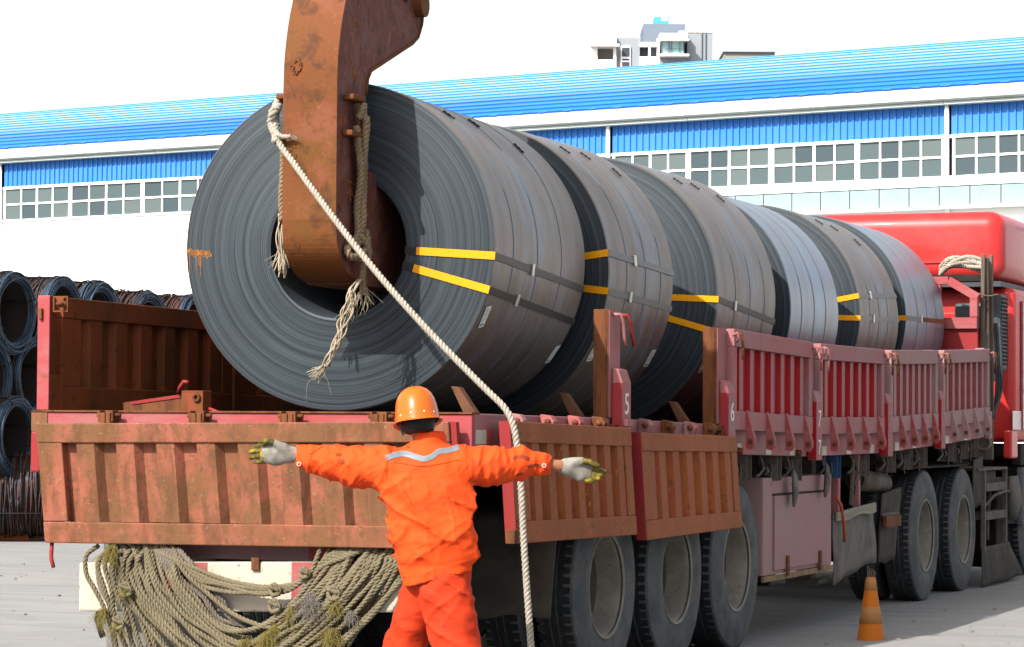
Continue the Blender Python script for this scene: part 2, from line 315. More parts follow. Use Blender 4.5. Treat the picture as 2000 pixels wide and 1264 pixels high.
def coil_face_mat():
    m = bpy.data.materials.new('coil_end_layers'); m.use_nodes = True; nt = m.node_tree; N = nt.nodes; K = nt.links.new
    b = N['Principled BSDF']; b.inputs['Roughness'].default_value = .55; b.inputs['Specular IOR Level'].default_value = .22
    tc = N.new('ShaderNodeTexCoord'); sp = N.new('ShaderNodeSeparateXYZ'); K(tc.outputs['Object'], sp.inputs[0])
    def mth(op, a, b_=None):
        n = N.new('ShaderNodeMath'); n.operation = op
        for i, q in enumerate((a, b_)):
            if q is None: continue
            if isinstance(q, (int, float)): n.inputs[i].default_value = q
            else: K(q, n.inputs[i])
        return n.outputs[0]
    x2 = mth('MULTIPLY', sp.outputs[0], sp.outputs[0]); z2 = mth('MULTIPLY', sp.outputs[2], sp.outputs[2])
    r = mth('SQRT', mth('ADD', x2, z2)); an = mth('ARCTAN2', sp.outputs[2], sp.outputs[0])
    rs = r
    def nz(k, ka, det, off):
        c = N.new('ShaderNodeCombineXYZ'); K(mth('MULTIPLY', rs, k), c.inputs[0]); K(mth('MULTIPLY', mth('COSINE', an), ka), c.inputs[1]); K(mth('ADD', mth('MULTIPLY', mth('SINE', an), ka), off), c.inputs[2])
        n = N.new('ShaderNodeTexNoise'); n.inputs['Scale'].default_value = 1; n.inputs['Detail'].default_value = det; K(c.outputs[0], n.inputs['Vector']); return n.outputs['Fac']
    f1 = nz(165, .22, 3, 0); f2 = nz(50, .14, 4, 9); f3 = nz(3, .8, 3, 20); f4 = nz(80, .3, 1, 40)
    def ramp(f, pts):
        n = N.new('ShaderNodeValToRGB'); K(f, n.inputs[0]); e = n.color_ramp.elements
        e[0].position, e[0].color = pts[0][0], (*pts[0][1], 1); e[1].position, e[1].color = pts[-1][0], (*pts[-1][1], 1)
        for p, c in pts[1:-1]: q = e.new(p); q.color = (*c, 1)
        return n.outputs[0]
    def mul(a, c, t=1.0):
        n = N.new('ShaderNodeMix'); n.data_type = 'RGBA'; n.blend_type = 'MULTIPLY'; n.inputs[0].default_value = t; K(a, n.inputs[6]); K(c, n.inputs[7]); return n.outputs[2]
    c = ramp(f2, [(.34, (.010, .014, .019)), (.46, (.021, .029, .036)), (.6, (.026, .036, .043)), (.74, (.038, .050, .060))])
    c = mul(c, ramp(f1, [(.36, (.45, .45, .48)), (.5, (.95, .95, .95)), (.68, (1.25, 1.25, 1.25))]))
    c = mul(c, ramp(f4, [(.30, (.35, .35, .37)), (.36, (1, 1, 1)), (.7, (1, 1, 1))]))
    c = mul(c, ramp(f3, [(.35, (.82, .82, .84)), (.6, (1.08, 1.08, 1.06))]))
    # orange spray marks at the left rim (a stain of the coil's own, in its own coordinates)
    K(c, b.inputs['Base Color'])
    bp = N.new('ShaderNodeBump'); bp.inputs['Strength'].default_value = .25; bp.inputs['Distance'].default_value = .006
    K(mth('ADD', f1, mth('MULTIPLY', f2, .8)), bp.inputs['Height']); K(bp.outputs[0], b.inputs['Normal'])
    return m
m_face = coil_face_mat()
def coil_body_mat(name, a, b_, c_, met=.35, ro=.42):
    return MAT(name, a, ro, metal=met, spec=.25, layers=[((1.2, 5, 1.2), .42, .62, b_), ((1.5, 4, 1.5), .50, .66, c_, .8), ((14, 14, 14), .6, .75, (.10, .07, .05), .4)], bump=((8, 60, 8), .08, .003))
m_body_brown = coil_body_mat('mill_scale_brown', (.160, .138, .120), (.110, .084, .066), (.18, .205, .235))
m_body_blue = coil_body_mat('mill_scale_blue', (.19, .235, .285), (.175, .175, .18), (.20, .28, .37), .65, .36)
m_spray = MAT('orange_spray_mark', (0.42, 0.18, 0.03), 0.7)

# ------------------------------------------------------------------ ground
g = MB(); n_ = 40
g.add([(-900, -60, 0), (900, -60, 0), (900, 1500, 0), (-900, 1500, 0)], [(0, 1, 2, 3)])
tag(g.build('ground', m_ground), kind='structure')
# grit on the concrete
c = MB(); rg = random.Random(5)
for k in range(420):
    x, y = rg.uniform(-9, 6), rg.uniform(-1, 13)
    if -1.4 < x < 1.35: continue
    s_ = rg.uniform(.004, .016); c.obox((x, y, s_*.5), (s_, s_*rg.uniform(.4, 1), s_*.5), Matrix.Rotation(rg.uniform(0, 3), 3, 'Z'))
tag(c.build('grit', MAT('grit_stone', (.26, .25, .23), .9)), 'small grit and litter scattered over the concrete yard', kind='stuff')

# ------------------------------------------------------------------ warehouse
WB = -0.207; Wu = Vector((math.cos(WB), math.sin(WB), 0))
WQ = (-20.98654, 57.03810, 0)
wh = thing('warehouse', 'long warehouse with blue curved roof and a strip of windows', 'warehouse', WQ, WB)
# local: x along the wall (right), y = back, z up
SL, SR = -34.0, 30.0
MB().box(SL, SR, 0, .3, 0, 7.50).build('wall', m_white_wall, wh)
MB().box(SL, SR, 18, 18.3, 0, 9.3).build('back_wall', m_white_wall, wh)
for x_ in (SL, SR-.3): MB().box(x_, x_+.3, .3, 18, 0, 9.3).build('end_wall', m_white_wall, wh)
MB().box(SL, SR, .34, .5, 7.5, 9.3).build('inner_lining', m_bdark, wh)
MB().box(SL, SR, -.06, .12, 7.50, 7.565).build('sill', m_white_trim, wh, bevel=.01)
MB().box(SL, SR, -.04, .14, 8.50, 8.58).build('lintel', m_white_trim, wh, bevel=.01)
pipes = [-28.5, -18.81, -7.0, 3.08, 12.80, 22.5]
for i in range(len(pipes)-1):
    a, b_ = pipes[i]+.06, pipes[i+1]-.06; c = MB(); n = int((b_-a)/.19); st = (b_-a)/n; pr = []
    for k in range(n):
        x = a+k*st; pr += [(x, .0), (x+st*.72, .0), (x+st*.78, -.045), (x+st*.94, -.045)]
    pr.append((b_, 0)); k0 = len(pr)
    c.add([(x, y, 8.58) for x, y in pr]+[(x, y, 9.34) for x, y in pr], [(j, j+1, k0+j+1, k0+j) for j in range(k0-1)])
    c.build('wall_cladding', m_blue_wall, wh, fix=False)
for p in pipes:
    MB().tube([(p, -.12, 0.0), (p, -.12, 9.3)], .055, 10).build('drainpipe', m_white_trim, wh, smooth=True)
# windows: each a frame with eight panes
m_glass2 = MAT('lighter_window_glass', (0.12, 0.15, 0.15), 0.3, spec=.3); m_glass3 = MAT('darker_window_glass', (0.06, 0.085, 0.095), 0.15, spec=.4)
pane_mes = [MB().box(-.5, .5, -.01, .01, -.5, .5).mesh('pane', m) for m in (m_glass, m_glass, m_glass2, m_glass3)]
def window(x0, w):
    f = MB(); z0, z1, zm = 7.565, 8.50, 8.035
    f.box(x0, x0+.07, -.02, .06, z0, z1); f.box(x0+w-.07, x0+w, -.02, .06, z0, z1)
    pw = (w-.14)/4
    for k in range(1, 4):
        t = .036 if k == 2 else .024
        f.box(x0+.07+pw*k-t, x0+.07+pw*k+t, -.015, .05, z0, z1)
    for k in range(4):
        xa, xb = x0+.07+pw*k+.036, x0+.07+pw*(k+1)-.036
        f.box(xa-.012, xb+.012, -.012, .045, zm-.026, zm+.026)
    o = f.build('window', m_white_trim, wh)
    for k in range(4):
        for q in range(2):
            p = inst('pane', random.choice(pane_mes), o, (x0+.07+pw*(k+.5), .03, (z0+zm)/2 if q == 0 else (zm+z1)/2)); p.scale = (pw, 1, .49)
            p.rotation_euler = (random.uniform(-.012, .012), 0, random.uniform(-.012, .012))
xs = [(-28.3+2.37*k, 2.37) for k in range(4)] + [(-18.74, 2.73), (-16.01, 2.87), (-13.14, 2.87), (-10.27, 3.1)] + [(-6.9+2.47*k, 2.47) for k in range(4)] + \
     [(3.16, 2.30), (5.46, 2.42), (7.90, 2.42), (10.32, 2.36)] + [(12.90+2.37*k, 2.37) for k in range(4)]
for x, w in xs: window(x, w)
# canopy of translucent sheets under a white ledge on the right half
MB().box(-2, SR, -.30, 0, 7.30, 7.345).build('canopy_ledge', m_white_trim, wh)
sh = MB().box(0, .785, -.27, -.25, 6.80, 7.28).mesh('canopy_sheet', m_fibre)
for k in range(36): inst('canopy_sheet', sh, wh, (-1.9+.81*k, 0, 0))
MB().box(-2, SR, -.36, 0, 6.74, 6.80).build('canopy_rail', m_white_trim, wh)
# gutter / fascia
for k in range(18):
    x = SL+k*3.6
    MB().prism([(-.42, 9.42), (-.42, 9.70), (-.36, 9.72), (0.10, 9.72), (0.10, 9.36), (-.25, 9.36)], 'x', x, min(x+3.59, SR)).build('gutter', m_fascia, wh)
    MB().prism([(-.30, 9.30), (-.30, 9.36), (.1, 9.36), (.1, 9.30)], 'x', x, min(x+3.585, SR)).build('soffit_strip', m_fascia, wh)
# curved roof in overlapping lengthwise sheets
prof = [(-.40, 9.74), (-.30, 9.84), (-.16, 9.95), (.03, 10.06), (.27, 10.18), (.57, 10.30), (.93, 10.42), (1.36, 10.545), (1.86, 10.675), (2.45, 10.815), (3.12, 10.965), (3.88, 11.13), (4.75, 11.30), (5.7, 11.47), (6.9, 11.62), (9, 11.75)]
prof = [(a, 9.74+(b-9.74)*1.13) for a, b in prof]
for i in range(len(prof)-1):
    (ya, za), (yb, zb_) = prof[i], prof[i+1]
    c = MB(); c.prism([(ya-.02, za+.010), (yb, zb_-.0), (yb, zb_-.04), (ya-.0, za-.025)], 'x', SL-.3, SR+.3)
    c.build('roof_sheet', m_blue_roof, wh)
    r_ = MB(); r_.prism([(ya-.03, za+.016), (ya+.01, za+.024), (ya+.03, za+.015), (ya-.024, za-.0)], 'x', SL-.3, SR+.3)
    r_.build('roof_seam', m_roof_seam if i > 4 else m_blue_roof, wh)  # pale seams on the upper sheets paint the sky's sheen into the colour
c = MB(); c.prism([(9, 12.01), (18.4, 9.3), (18.4, 9.2), (9, 11.91)], 'x', SL-.3, SR+.3); c.build('roof_back', m_blue_roof, wh)
sc_ = MB().tube([(-.02, -.43, 9.735), (.16, -.43, 9.735), (.26, -.38, 9.78)], .022, 5).mesh('roof_rib_end', m_blue_roof)
for k in range(int((SR-SL)/.78)): inst('roof_rib_end', sc_, wh, (SL+k*.78, 0, 0.0))

# ------------------------------------------------------------------ far buildings
FD = 300.0
def farX(px): return (px-1000)/5421.15*FD
def farZ(py): return CAM.z+(826-py)/5421.15*FD
base = CAM + Vector((-math.sin(YAW), math.cos(YAW), 0))*FD; base.z = 0
tw = thing('apartment_tower', 'pale apartment tower with grey and white blocks rising over the warehouse roof', 'apartment building', base, YAW)
def fb(name, x0, x1, ytop, ybot, y0, y1, m, par=tw):
    k = (FD+y0)/FD; Z = lambda py: CAM.z+(farZ(py)-CAM.z)*k
    return MB().box(farX(x0)*k, farX(x1)*k, y0, y1, Z(ybot) if ybot else 0, Z(ytop)).build(name, m, par)
fb('wing', 1135, 1164, 68, None, .6, 9, m_bwhite); fb('wing', 1195.5, 1201, 68, None, .6, 9, m_bwhite)
fb('wing', 1164.2, 1195.3, 68, 90, .6, 9, m_bwhite); fb('wing', 1164.2, 1195.3, 115, None, .6, 9, m_bwhite)
fb('balcony_recess', 1164, 1195.5, 90, 115, 2.4, 3, m_brown)
fb('cornice', 1150, 1207, 83.5, 88, -.3, .58, m_bwhite); fb('roof_parapet', 1151, 1194, 66.5, 68, 1, 8, m_bgrey)
fb('grey_block', 1201.2, 1247, 72, None, 1.2, 10, m_bgrey)
w_ = fb('stair_window', 1210, 1229, 88, None, 1.0, 1.19, m_bwhite)
for a, b_ in ((91, 108.5), (113, 116), (119, 128)): fb('pane', 1212.2, 1227, a, b_, .93, .99, m_bdark, w_)
fb('link_block', 1247.2, 1286, 80, 88, .8, 10, m_bwhite); fb('link_block', 1247.2, 1286, 108.5, None, .8, 10, m_bwhite)
fb('pier', 1264.2, 1268, 88, 108.5, .8, 10, m_bwhite); fb('pier', 1281, 1286, 88, 108.5, .8, 10, m_bwhite)
fb('opening', 1247.2, 1264, 94, 108.5, 2.0, 2.2, m_bdark); fb('opening', 1268, 1281, 88, 108.5, 2, 2.2, m_bblue)
fb('core_block', 1254, 1336, 44, None, 10.2, 18, m_bblue)
fb('rooftop_tank', 1275.5, 1289, 30, 44, 11, 14, m_bcyan); fb('rooftop_tank', 1289.2, 1303, 38, 44, 11, 14, m_bcyan)
MB().tube([(farX(1302.5)*1.04, 12, farZ(44)*1.04), (farX(1302.5)*1.04, 12, farZ(29)*1.04)], .05, 6).build('mast', m_bcyan, tw)
MB().tube([(farX(1291), 9.9, farZ(63)), (farX(1291), 9.9, farZ(48))], .09, 6).build('vent_pipe', m_bwhite, tw)
fb('bay', 1286.2, 1340, 62, 76, .2, 10, m_bwhite); fb('bay', 1286.2, 1340, 103, None, .6, 10, m_bgrey)
fb('bay_slab', 1285, 1344, 72.5, 75.5, -.8, .18, m_bwhite); fb('bay_slab', 1285, 1344, 102.5, 106.5, -.8, .58, m_bwhite)
bw = fb('bay_window', 1290, 1334, 76.2, 102.3, .3, .5, m_bglass)
for x in (1290, 1304, 1309, 1325, 1333): fb('mullion', x, x+1.1, 76.4, 102.2, .15, .29, m_bblue, bw)
fb('rail', 1290, 1334, 92, 93, .05, .14, m_bblue, bw)
fb('side_block', 1340.2, 1390, 60, None, 1.4, 12, m_bgrey); fb('side_parapet', 1324, 1390, 57.5, 59.9, 1.3, 9, m_bwhite)
for x in (1368, 1375.5): fb('downpipe', x, x+.9, 60.2, None, 1.2, 1.38, m_bblue)
MB().tube([(farX(1395), 6, 0), (farX(1395), 6, farZ(94))], .12, 6).build('flue', m_bcyan, tw)
base2 = base + Vector((-math.sin(YAW), math.cos(YAW), 0))*60
bb = thing('far_flat_roofed_building', 'low brown flat roofed building over the warehouse, right of the tower', 'building', base2, YAW)
k_ = (FD+60)/FD
MB().box(farX(1413)*k_, farX(1512)*k_, 0, 12, 0, CAM.z+(826-99)/5421.15*(FD+60)).build('wall', m_brown, bb)
MB().box(farX(1410)*k_, farX(1513)*k_, -.4, 12.4, CAM.z+(826-98.8)/5421.15*(FD+60), CAM.z+(826-97)/5421.15*(FD+60)).build('roof', m_bgrey, bb)

# ------------------------------------------------------------------ wire rod coils
def wire_meshes(seed):
    rd = random.Random(seed); c = MB(); e = MB(); R0, L = .40, 1.25
    for k in range(150):
        y = rd.uniform(0, L); r = R0*rd.uniform(.93, 1.06); n = 30; ph = rd.uniform(0, 6.28)
        ox, oz = rd.gauss(0, .010), rd.gauss(0, .010); tl = rd.gauss(0, .016); t2 = rd.gauss(0, .016); pts = []
        for j in range(n+1):
            q = ph+2*math.pi*j/n*.985
            pts.append((ox+r*math.cos(q), y+tl*math.cos(q)+t2*math.sin(q)+.012*math.sin(3*q+ph), oz+r*math.sin(q)))
        c.tube(pts, .0075, 4, caps=False)
    for k in range(46):                         # the wire turns at the mouth
        y = -rd.uniform(-.03, .03); r = R0*rd.uniform(.80, 1.05); n = 30; ph = rd.uniform(0, 6.28); tl = rd.gauss(0, .02)
        ox, oz = rd.gauss(0, .012), rd.gauss(0, .012)
        e.tube([(ox+r*math.cos(ph+2*math.pi*j/n*.99), y+tl*math.cos(2*math.pi*j/n), oz+r*math.sin(ph+2*math.pi*j/n*.99)) for j in range(n+1)], .0075, 4, caps=False)
    core = MB().lathe([(0.01, .33), (0.01, .385), (L-.01, .385), (L-.01, .33)], 'y', 40, closed=True)  # dark ring added inside the winding to block light between the turns
    return c.mesh('wire_winding', m_wire, True, False), e.mesh('wire_mouth', m_wire_blue, True, False), core.mesh('light_block_core', m_light_block, True)
WM = [wire_meshes(3), wire_meshes(11)]
tie = MB()
for q in (0.4, 1.97, 3.54, 5.11):
    C_, S_ = math.cos(q), math.sin(q)
    tie.tube([(C_*a, y, S_*a) for a, y in ((.435, .0), (.44, .6), (.435, 1.25), (.38, 1.29), (.32, 1.25), (.315, .6), (.32, -.01), (.37, -.05), (.435, .0))], .009, 5)
tie_me = tie.mesh('tie_wires', m_chassis, True)
def wire_coil(pt, yaw, label, k, dx=0):
    t = thing('wire_rod_coil', label, 'wire coil', pt, yaw, 'wire rod coils stacked behind the truck'); t.scale = (WF, WF, WF)
    ro = random.uniform(0, 6.28)
    for nm, me in zip(('wire_winding', 'wire_mouth', 'light_block_core'), WM[k % 2]): inst(nm, me, t, (0, 0, 0), (0, ro if nm != 'light_block_core' else 0, 0))
    inst('tie_wires', tie_me, t)
    return t
# mouth of each coil faces the right front; view azimuth near x=60 px is YAW + 10 deg
mouth_yaw = YAW + R_(9.9) + R_(60)              # local +y runs into the coil, away from the mouth
WF = 1.19
def wpt(px, py, D): return camspace(px, py, D*WF)
row = Vector((math.cos(mouth_yaw), math.sin(mouth_yaw), 0))
p0 = wpt(26, 611, 28.0)
labs = ['top wire rod coil at the left edge, its whole mouth visible', 'second wire rod coil from the left on top, above the red corner post',
        'third wire rod coil from the left on top, above the rusty side gate', 'wire rod coil fourth along the top of the stack, long brown back showing',
        'last wire rod coil at the right end of the stack, beside the big steel coil']
offs = [0, 1.03, 1.80, 3.10, 4.12]; zo = [0, .0, -.01, -.05, -.05]; ax_off = [0, .05, .0, .25, .1]
bdir = Vector((-math.sin(mouth_yaw), math.cos(mouth_yaw), 0))
for i in range(5): wire_coil(p0 + (row*offs[i] + bdir*ax_off[i]*.4 + Vector((0, 0, zo[i])))*WF, mouth_yaw, labs[i], i)
wire_coil(wpt(-22, 738, 27.6), mouth_yaw, 'wire rod coil in the second layer cut by the left edge of the picture', 1)
wire_coil(wpt(66, 738, 28.4), mouth_yaw, 'second layer wire rod coil, blue rimmed mouth half hidden by the red post', 0)
wire_coil(wpt(30, 856, 27.8), mouth_yaw, 'wire rod coil in the third layer with its mouth above the lying coil', 1)
wire_coil(wpt(128, 856, 29.0), mouth_yaw, 'wire rod coil in the third layer hidden mostly by the tailgate corner', 0)
for k, (o_, z_) in enumerate([(2.2, -.70), (3.2, -.70), (2.6, -1.35), (3.6, -1.35)]):
    wire_coil(p0+(row*o_+Vector((0, 0, z_)))*WF, mouth_yaw, 'wire rod coil inside the stack behind the truck side gate', k)
# the lying one below, seen from its side
wire_coil(wpt(112, 968, 28.0)+Vector((0, 0, 0)), YAW+R_(94), 'wire rod coil lying sideways at the foot of the stack, one binding wire', 1)
rk = thing('coil_rack', 'low brown timber rack under the lying wire rod coil', 'rack', (0, 0, 0))
a = wpt(-80, 1056, 27.9); b_ = wpt(56, 1056, 27.9); a.z = b_.z = 0
for d_ in (0, 1.0):
    MB().bar(a+Vector((0, d_, .06)), b_+Vector((0, d_, .06)), .09, .1).build('rack_beam', m_rust_dark, rk)
for k in range(4):
    c_ = a.lerp(b_, .08+k*.28); MB().bar(c_+Vector((0, 0, .055)), c_+Vector((0, 1.0, .055)), .06, .105).build('rack_slat', m_rust_dark, rk)

# ------------------------------------------------------------------ trailer
YS = [0, 2.06, 4.1, 6.2, 8.29, 10.14, 12.2, 14]; ZS = [1.506, 1.490, 1.457, 1.421, 1.428, 1.475, 1.540, 1.6]
def zb(y): return float(np.interp(y, YS, ZS)) if y >= 0 else ZS[0]
tr = thing('flatbed_trailer', 'long red dropside flatbed trailer loaded with steel coils, rear gates let down', 'trailer', (0, 0, 0))
sagx = lambda p: (p[0], p[1], p[2]+zb(p[1]))
def sagbar(x0, x1, z0, z1, y0=0, y1=12.3):
    ys = [y0]+[y for y in YS if y0 < y < y1]+[y1]; c = MB(); k = len(ys)
    for y in ys: c.v += [(x0, y, z0+zb(y)), (x1, y, z0+zb(y)), (x1, y, z1+zb(y)), (x0, y, z1+zb(y))]
    for i in range(k-1):
        for j in range(4): c.f.append((4*i+j, 4*i+(j+1) % 4, 4*i+4+(j+1) % 4, 4*i+4+j))
    c.f += [(0, 1, 2, 3), (4*k-4, 4*k-1, 4*k-2, 4*k-3)]
    return c
sagbar(-1.19, 1.19, -.05, -.008).build('deck', m_deck, tr)
sagbar(1.19, 1.25, -.185, 0, 0.002).build('side_beam', m_red_side, tr, bevel=.006)
sagbar(-1.25, -1.19, -.185, 0, 0.002).build('side_beam', m_red_side, tr, bevel=.006)
for sx in (-1, 1):
    sagbar(sx*.45-.07, sx*.45+.07, -.50, -.46, .5).build('chassis_rail', m_chassis, tr); sagbar(sx*.45-.008, sx*.45+.008, -.457, -.10, .5).build('rail_web', m_chassis, tr)
    sagbar(sx*.45-.07, sx*.45+.07, -.097, -.055, .5).build('rail_flange', m_chassis, tr)
for k in range(22):
    y = .4+k*.55; MB().box(-1.18, 1.18, y, y+.05, zb(y)-.17, zb(y)-.06).build('cross_member', m_chassis, tr)
# rear beam
MB().box(-1.25, 1.25, -.035, 0, 1.222, 1.502).build('rear_beam', m_rose, tr, bevel=.006)
MB().box(-1.252, 1.252, -.045, .06, 1.5035, 1.512).build('beam_cap', m_rust_edge, tr)
MB().box(-1.256, -1.16, -.040, -.036, 1.40, 1.50).build('corner_plate', m_rust, tr)
def clevis(x):
    o = MB().prism([(x-.045, -.10), (x-.033, -.10), (x-.033, -.046), (x+.033, -.046), (x+.033, -.10), (x+.045, -.10), (x+.045, -.0362), (x-.045, -.0362)], 'z', 1.452, 1.512).build('tailgate_hinge', m_rust_edge, tr, bevel=.003)
    MB().tube([(x-.06, -.075, 1.488), (x+.075, -.075, 1.488)], .011, 10).build('hinge_pin', m_rust_edge, o, True)
    MB().box(x-.031, x+.0, -.105, -.05, 1.43, 1.50).box(x+.004, x+.031, -.105, -.05, 1.43, 1.50).build('hinge_knuckle', m_rust_edge, o, bevel=.003)
for x in (-.778, -.249, .269, .771): clevis(x)

def corr(c, axis, a0, a1, n, z0, z1, d0, d1, zf=lambda a: 0, z2=None):
    """trapezoid sheet; runs along axis 'x' or 'y' from a0 to a1; d0 base depth, d1 rib depth; open sheet made solid"""
    pr = []; st = (a1-a0)/n
    for k in range(n):
        x = a0+k*st; pr += [(x, d0), (x+st*.32, d0), (x+st*.42, d1), (x+st*.86, d1)]
    pr += [(a1, d0)]; m = len(pr); t = .004 if d1 < d0 else -.004
    V = []
    for lev in (0, 1):
        for off in (0, t):
            for a, d in pr:
                z = (z0 if lev == 0 else z1)+zf(a); V.append((a, d+off, z) if axis == 'x' else (d+off, a, z))
    F = []
    for j in range(m-1):
        F += [(j, j+1, 2*m+j+1, 2*m+j), (m+j, 3*m+j, 3*m+j+1, m+j+1), (j, m+j, m+j+1, j+1), (2*m+j, 2*m+j+1, 3*m+j+1, 3*m+j)]
    F += [(0, 2*m, 3*m, m), (m-1, 2*m-1, 4*m-1, 3*m-1)]
    return c.add(V, F)

# tail gate: hangs outside the rear beam, leaning in towards its lower edge
def tg_xf(p):                                    # local x along, y out, z up (0 at the top edge)
    x, y, z = p; t = -z/.625
    return (x+.015*t, y-.115+.085*t, 1.442+.010*(x+1.167)+z+.012*math.sin((x+1.2)*2.3)*t*.5)
tg = MB(); tg.xf = tg_xf; tg.box(-1.167, 1.172, -.035, .025, -.625, -.515).box(-1.167, 1.172, -.035, .025, -.102, 0); tg.box(-1.167, -1.02, -.031, .022, -.514, -.103).box(1.06, 1.172, -.031, .022, -.514, -.103)
tgo = tg.build('tailgate', m_rust, tr, bevel=.006); tgo['label'] = 'rusty pink tailgate hanging down at the rear'
c = MB(); c.xf = tg_xf; corr(c, 'x', -1.035, 1.072, 9, -.517, -.098, .020, -.024); c.build('corrugated_sheet', m_rust, tgo)
c = MB(); c.xf = tg_xf; c.box(1.1725, 1.205, -.02, .02, -.12, -.002); c.build('gate_end_edge', m_rose_bright, tgo)
c = MB(); c.tube([(-1.127, -.03, .83), (-1.128, -.035, .77), (-1.125, -.04, .735), (-1.105, -.05, .69)], .011, 8); c.build('latch_rod', m_rose_bright, tgo, True)
MB().box(-1.257, -1.20, -.045, .05, 1.185, 1.40).build('corner_bracket', m_rose_bright, tr, bevel=.01)

# posts -------------------------------------------------------------
def pin(par, x, y, z, s=1, m=None):
    m = m or m_red_side
    MB().tube([(x, y-.02*s, z+.0), (x+.03, y-.025*s, z+.02), (x+.04, y-.01*s, z-.01), (x+.02, y+.005*s, z-.04)], .008, 6).build('pin_loop', m, par, True)
    MB().tube([(x+.02, y+.02*s, z+.02), (x+.045, y+.035*s, z+.01), (x+.05, y+.05*s, z-.06), (x+.045, y+.055*s, z-.15)], .009, 6).build('gate_pin', random.choice((m_rust_edge, m_rust_edge, m_red_side)), par, True)
def post(y, num, first=False, bare=False):
    z = zb(y); top = z+.612
    o = MB().box(1.165, 1.245, y-.10, y-.088, z+.003, top).box(1.245, 1.257, y-.10, y+.085, z+.003, top).box(1.165, 1.176, y-.087, y+.085, z+.003, top-.01).build('side_post', m_rust_edge if (first or bare) else m_red_side, tr, bevel=.004)
    if bare: MB().box(1.2575, 1.2605, y-.098, y+.084, z+.004, top-.004).build('post_face', m_red_side, o)
    else: MB().box(1.2575, 1.262, y-.098, y+.084, z+.004, top-.003).build('post_face', m_red_side, o)
    # outer bracket with chamfered head
    bk = MB(); bk.prism([(1.2625, z-.21), (1.325, z-.21), (1.325, z+.20), (1.300, z+.275), (1.2625, z+.285)], 'y', y-.055, y+.095)
    b_ = bk.build('post_bracket', m_red_side, o, bevel=.006)
    MB().box(1.264, 1.323, y-.0585, y-.0555, z-.205, z+.20).build('bracket_rear_face', m_rose_bright if num in '56' else m_red_deep, o)
    M = Matrix(((0, 0, 1, 1.3262), (1, 0, 0, y+.02), (0, 1, 0, z+.075), (0, 0, 0, 1)))
    txt('painted_number', num, .17, m_paint_w if num in '567' else m_paint_f, o, M, .0006)
    M = M.copy(); M[2][3] = z-.125
    txt('painted_number', num, .15, m_paint_w if num in '57' else m_paint_f, o, M, .0006)
    MB().box(1.2625, 1.30, y-.105, y-.0605, z-.075, z-.035).build('post_lug', m_rust_edge, o, bevel=.004)
    return o
posts = {}
for y, n_ in ((2.06, '5'), (4.10, '6'), (6.20, '7'), (8.29, '8'), (10.14, '9')):
    posts[n_] = post(y, n_, n_ == '6', n_ == '5')
# bent pins on the open post
for dx, dy in ((0, 0), (.012, .12)):
    MB().tube([(1.262, 2.02+dy, 2.075), (1.30, 2.03+dy, 2.075), (1.31, 2.06+dy, 2.03), (1.305, 2.09+dy*1.2, 1.95), (1.31, 2.10+dy*1.2, 1.90)], .010, 7).build('gate_pin', m_rose_bright if dy else m_red_side, posts['5'], True)
MB().box(1.17, 1.25, 12.13, 12.22, zb(12.2)+.003, zb(12.2)+.62).build('side_post', m_red_side2, tr, bevel=.004)
MB().box(1.2515, 1.30, 12.16, 12.26, zb(12.2)-.20, zb(12.2)+.05).build('corner_bracket', m_red_side2, tr, bevel=.006)
MB().box(1.252, 1.275, 12.10, 12.155, zb(12.2)+.05, zb(12.2)+.34).build('post_stiffener', m_red_side2, tr, bevel=.004)

# upright side gates ---------------------------------------------------
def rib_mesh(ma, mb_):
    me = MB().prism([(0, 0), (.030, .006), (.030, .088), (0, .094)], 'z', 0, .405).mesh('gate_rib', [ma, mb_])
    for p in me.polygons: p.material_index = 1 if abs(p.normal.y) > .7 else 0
    return me
rib_mes = [rib_mesh(m_red_side, m_red_deep), rib_mesh(m_red_side, m_red_deep), rib_mesh(m_red_side2, m_red_mid), rib_mesh(m_red_side2, m_red_mid)]
hin_me = MB().prism([(.0, .10), (.006, .098), (.058, -.085), (.058, -.125), (.036, -.155), (.0, -.145)], 'y', 0, .042).mesh('gate_hinge', m_rose)
hin_me2 = MB().prism([(.0, .10), (.006, .098), (.058, -.085), (.058, -.125), (.036, -.155), (.0, -.145)], 'y', 0, .042).mesh('gate_hinge', m_red_side2)
bolt_me = MB().tube([(0, -.012, 0), (0, .056, 0)], .016, 8).mesh('hinge_bolt', m_rust_edge)
GY = [(4.20, 6.09), (6.30, 8.18), (8.39, 10.03), (10.24, 12.10)]
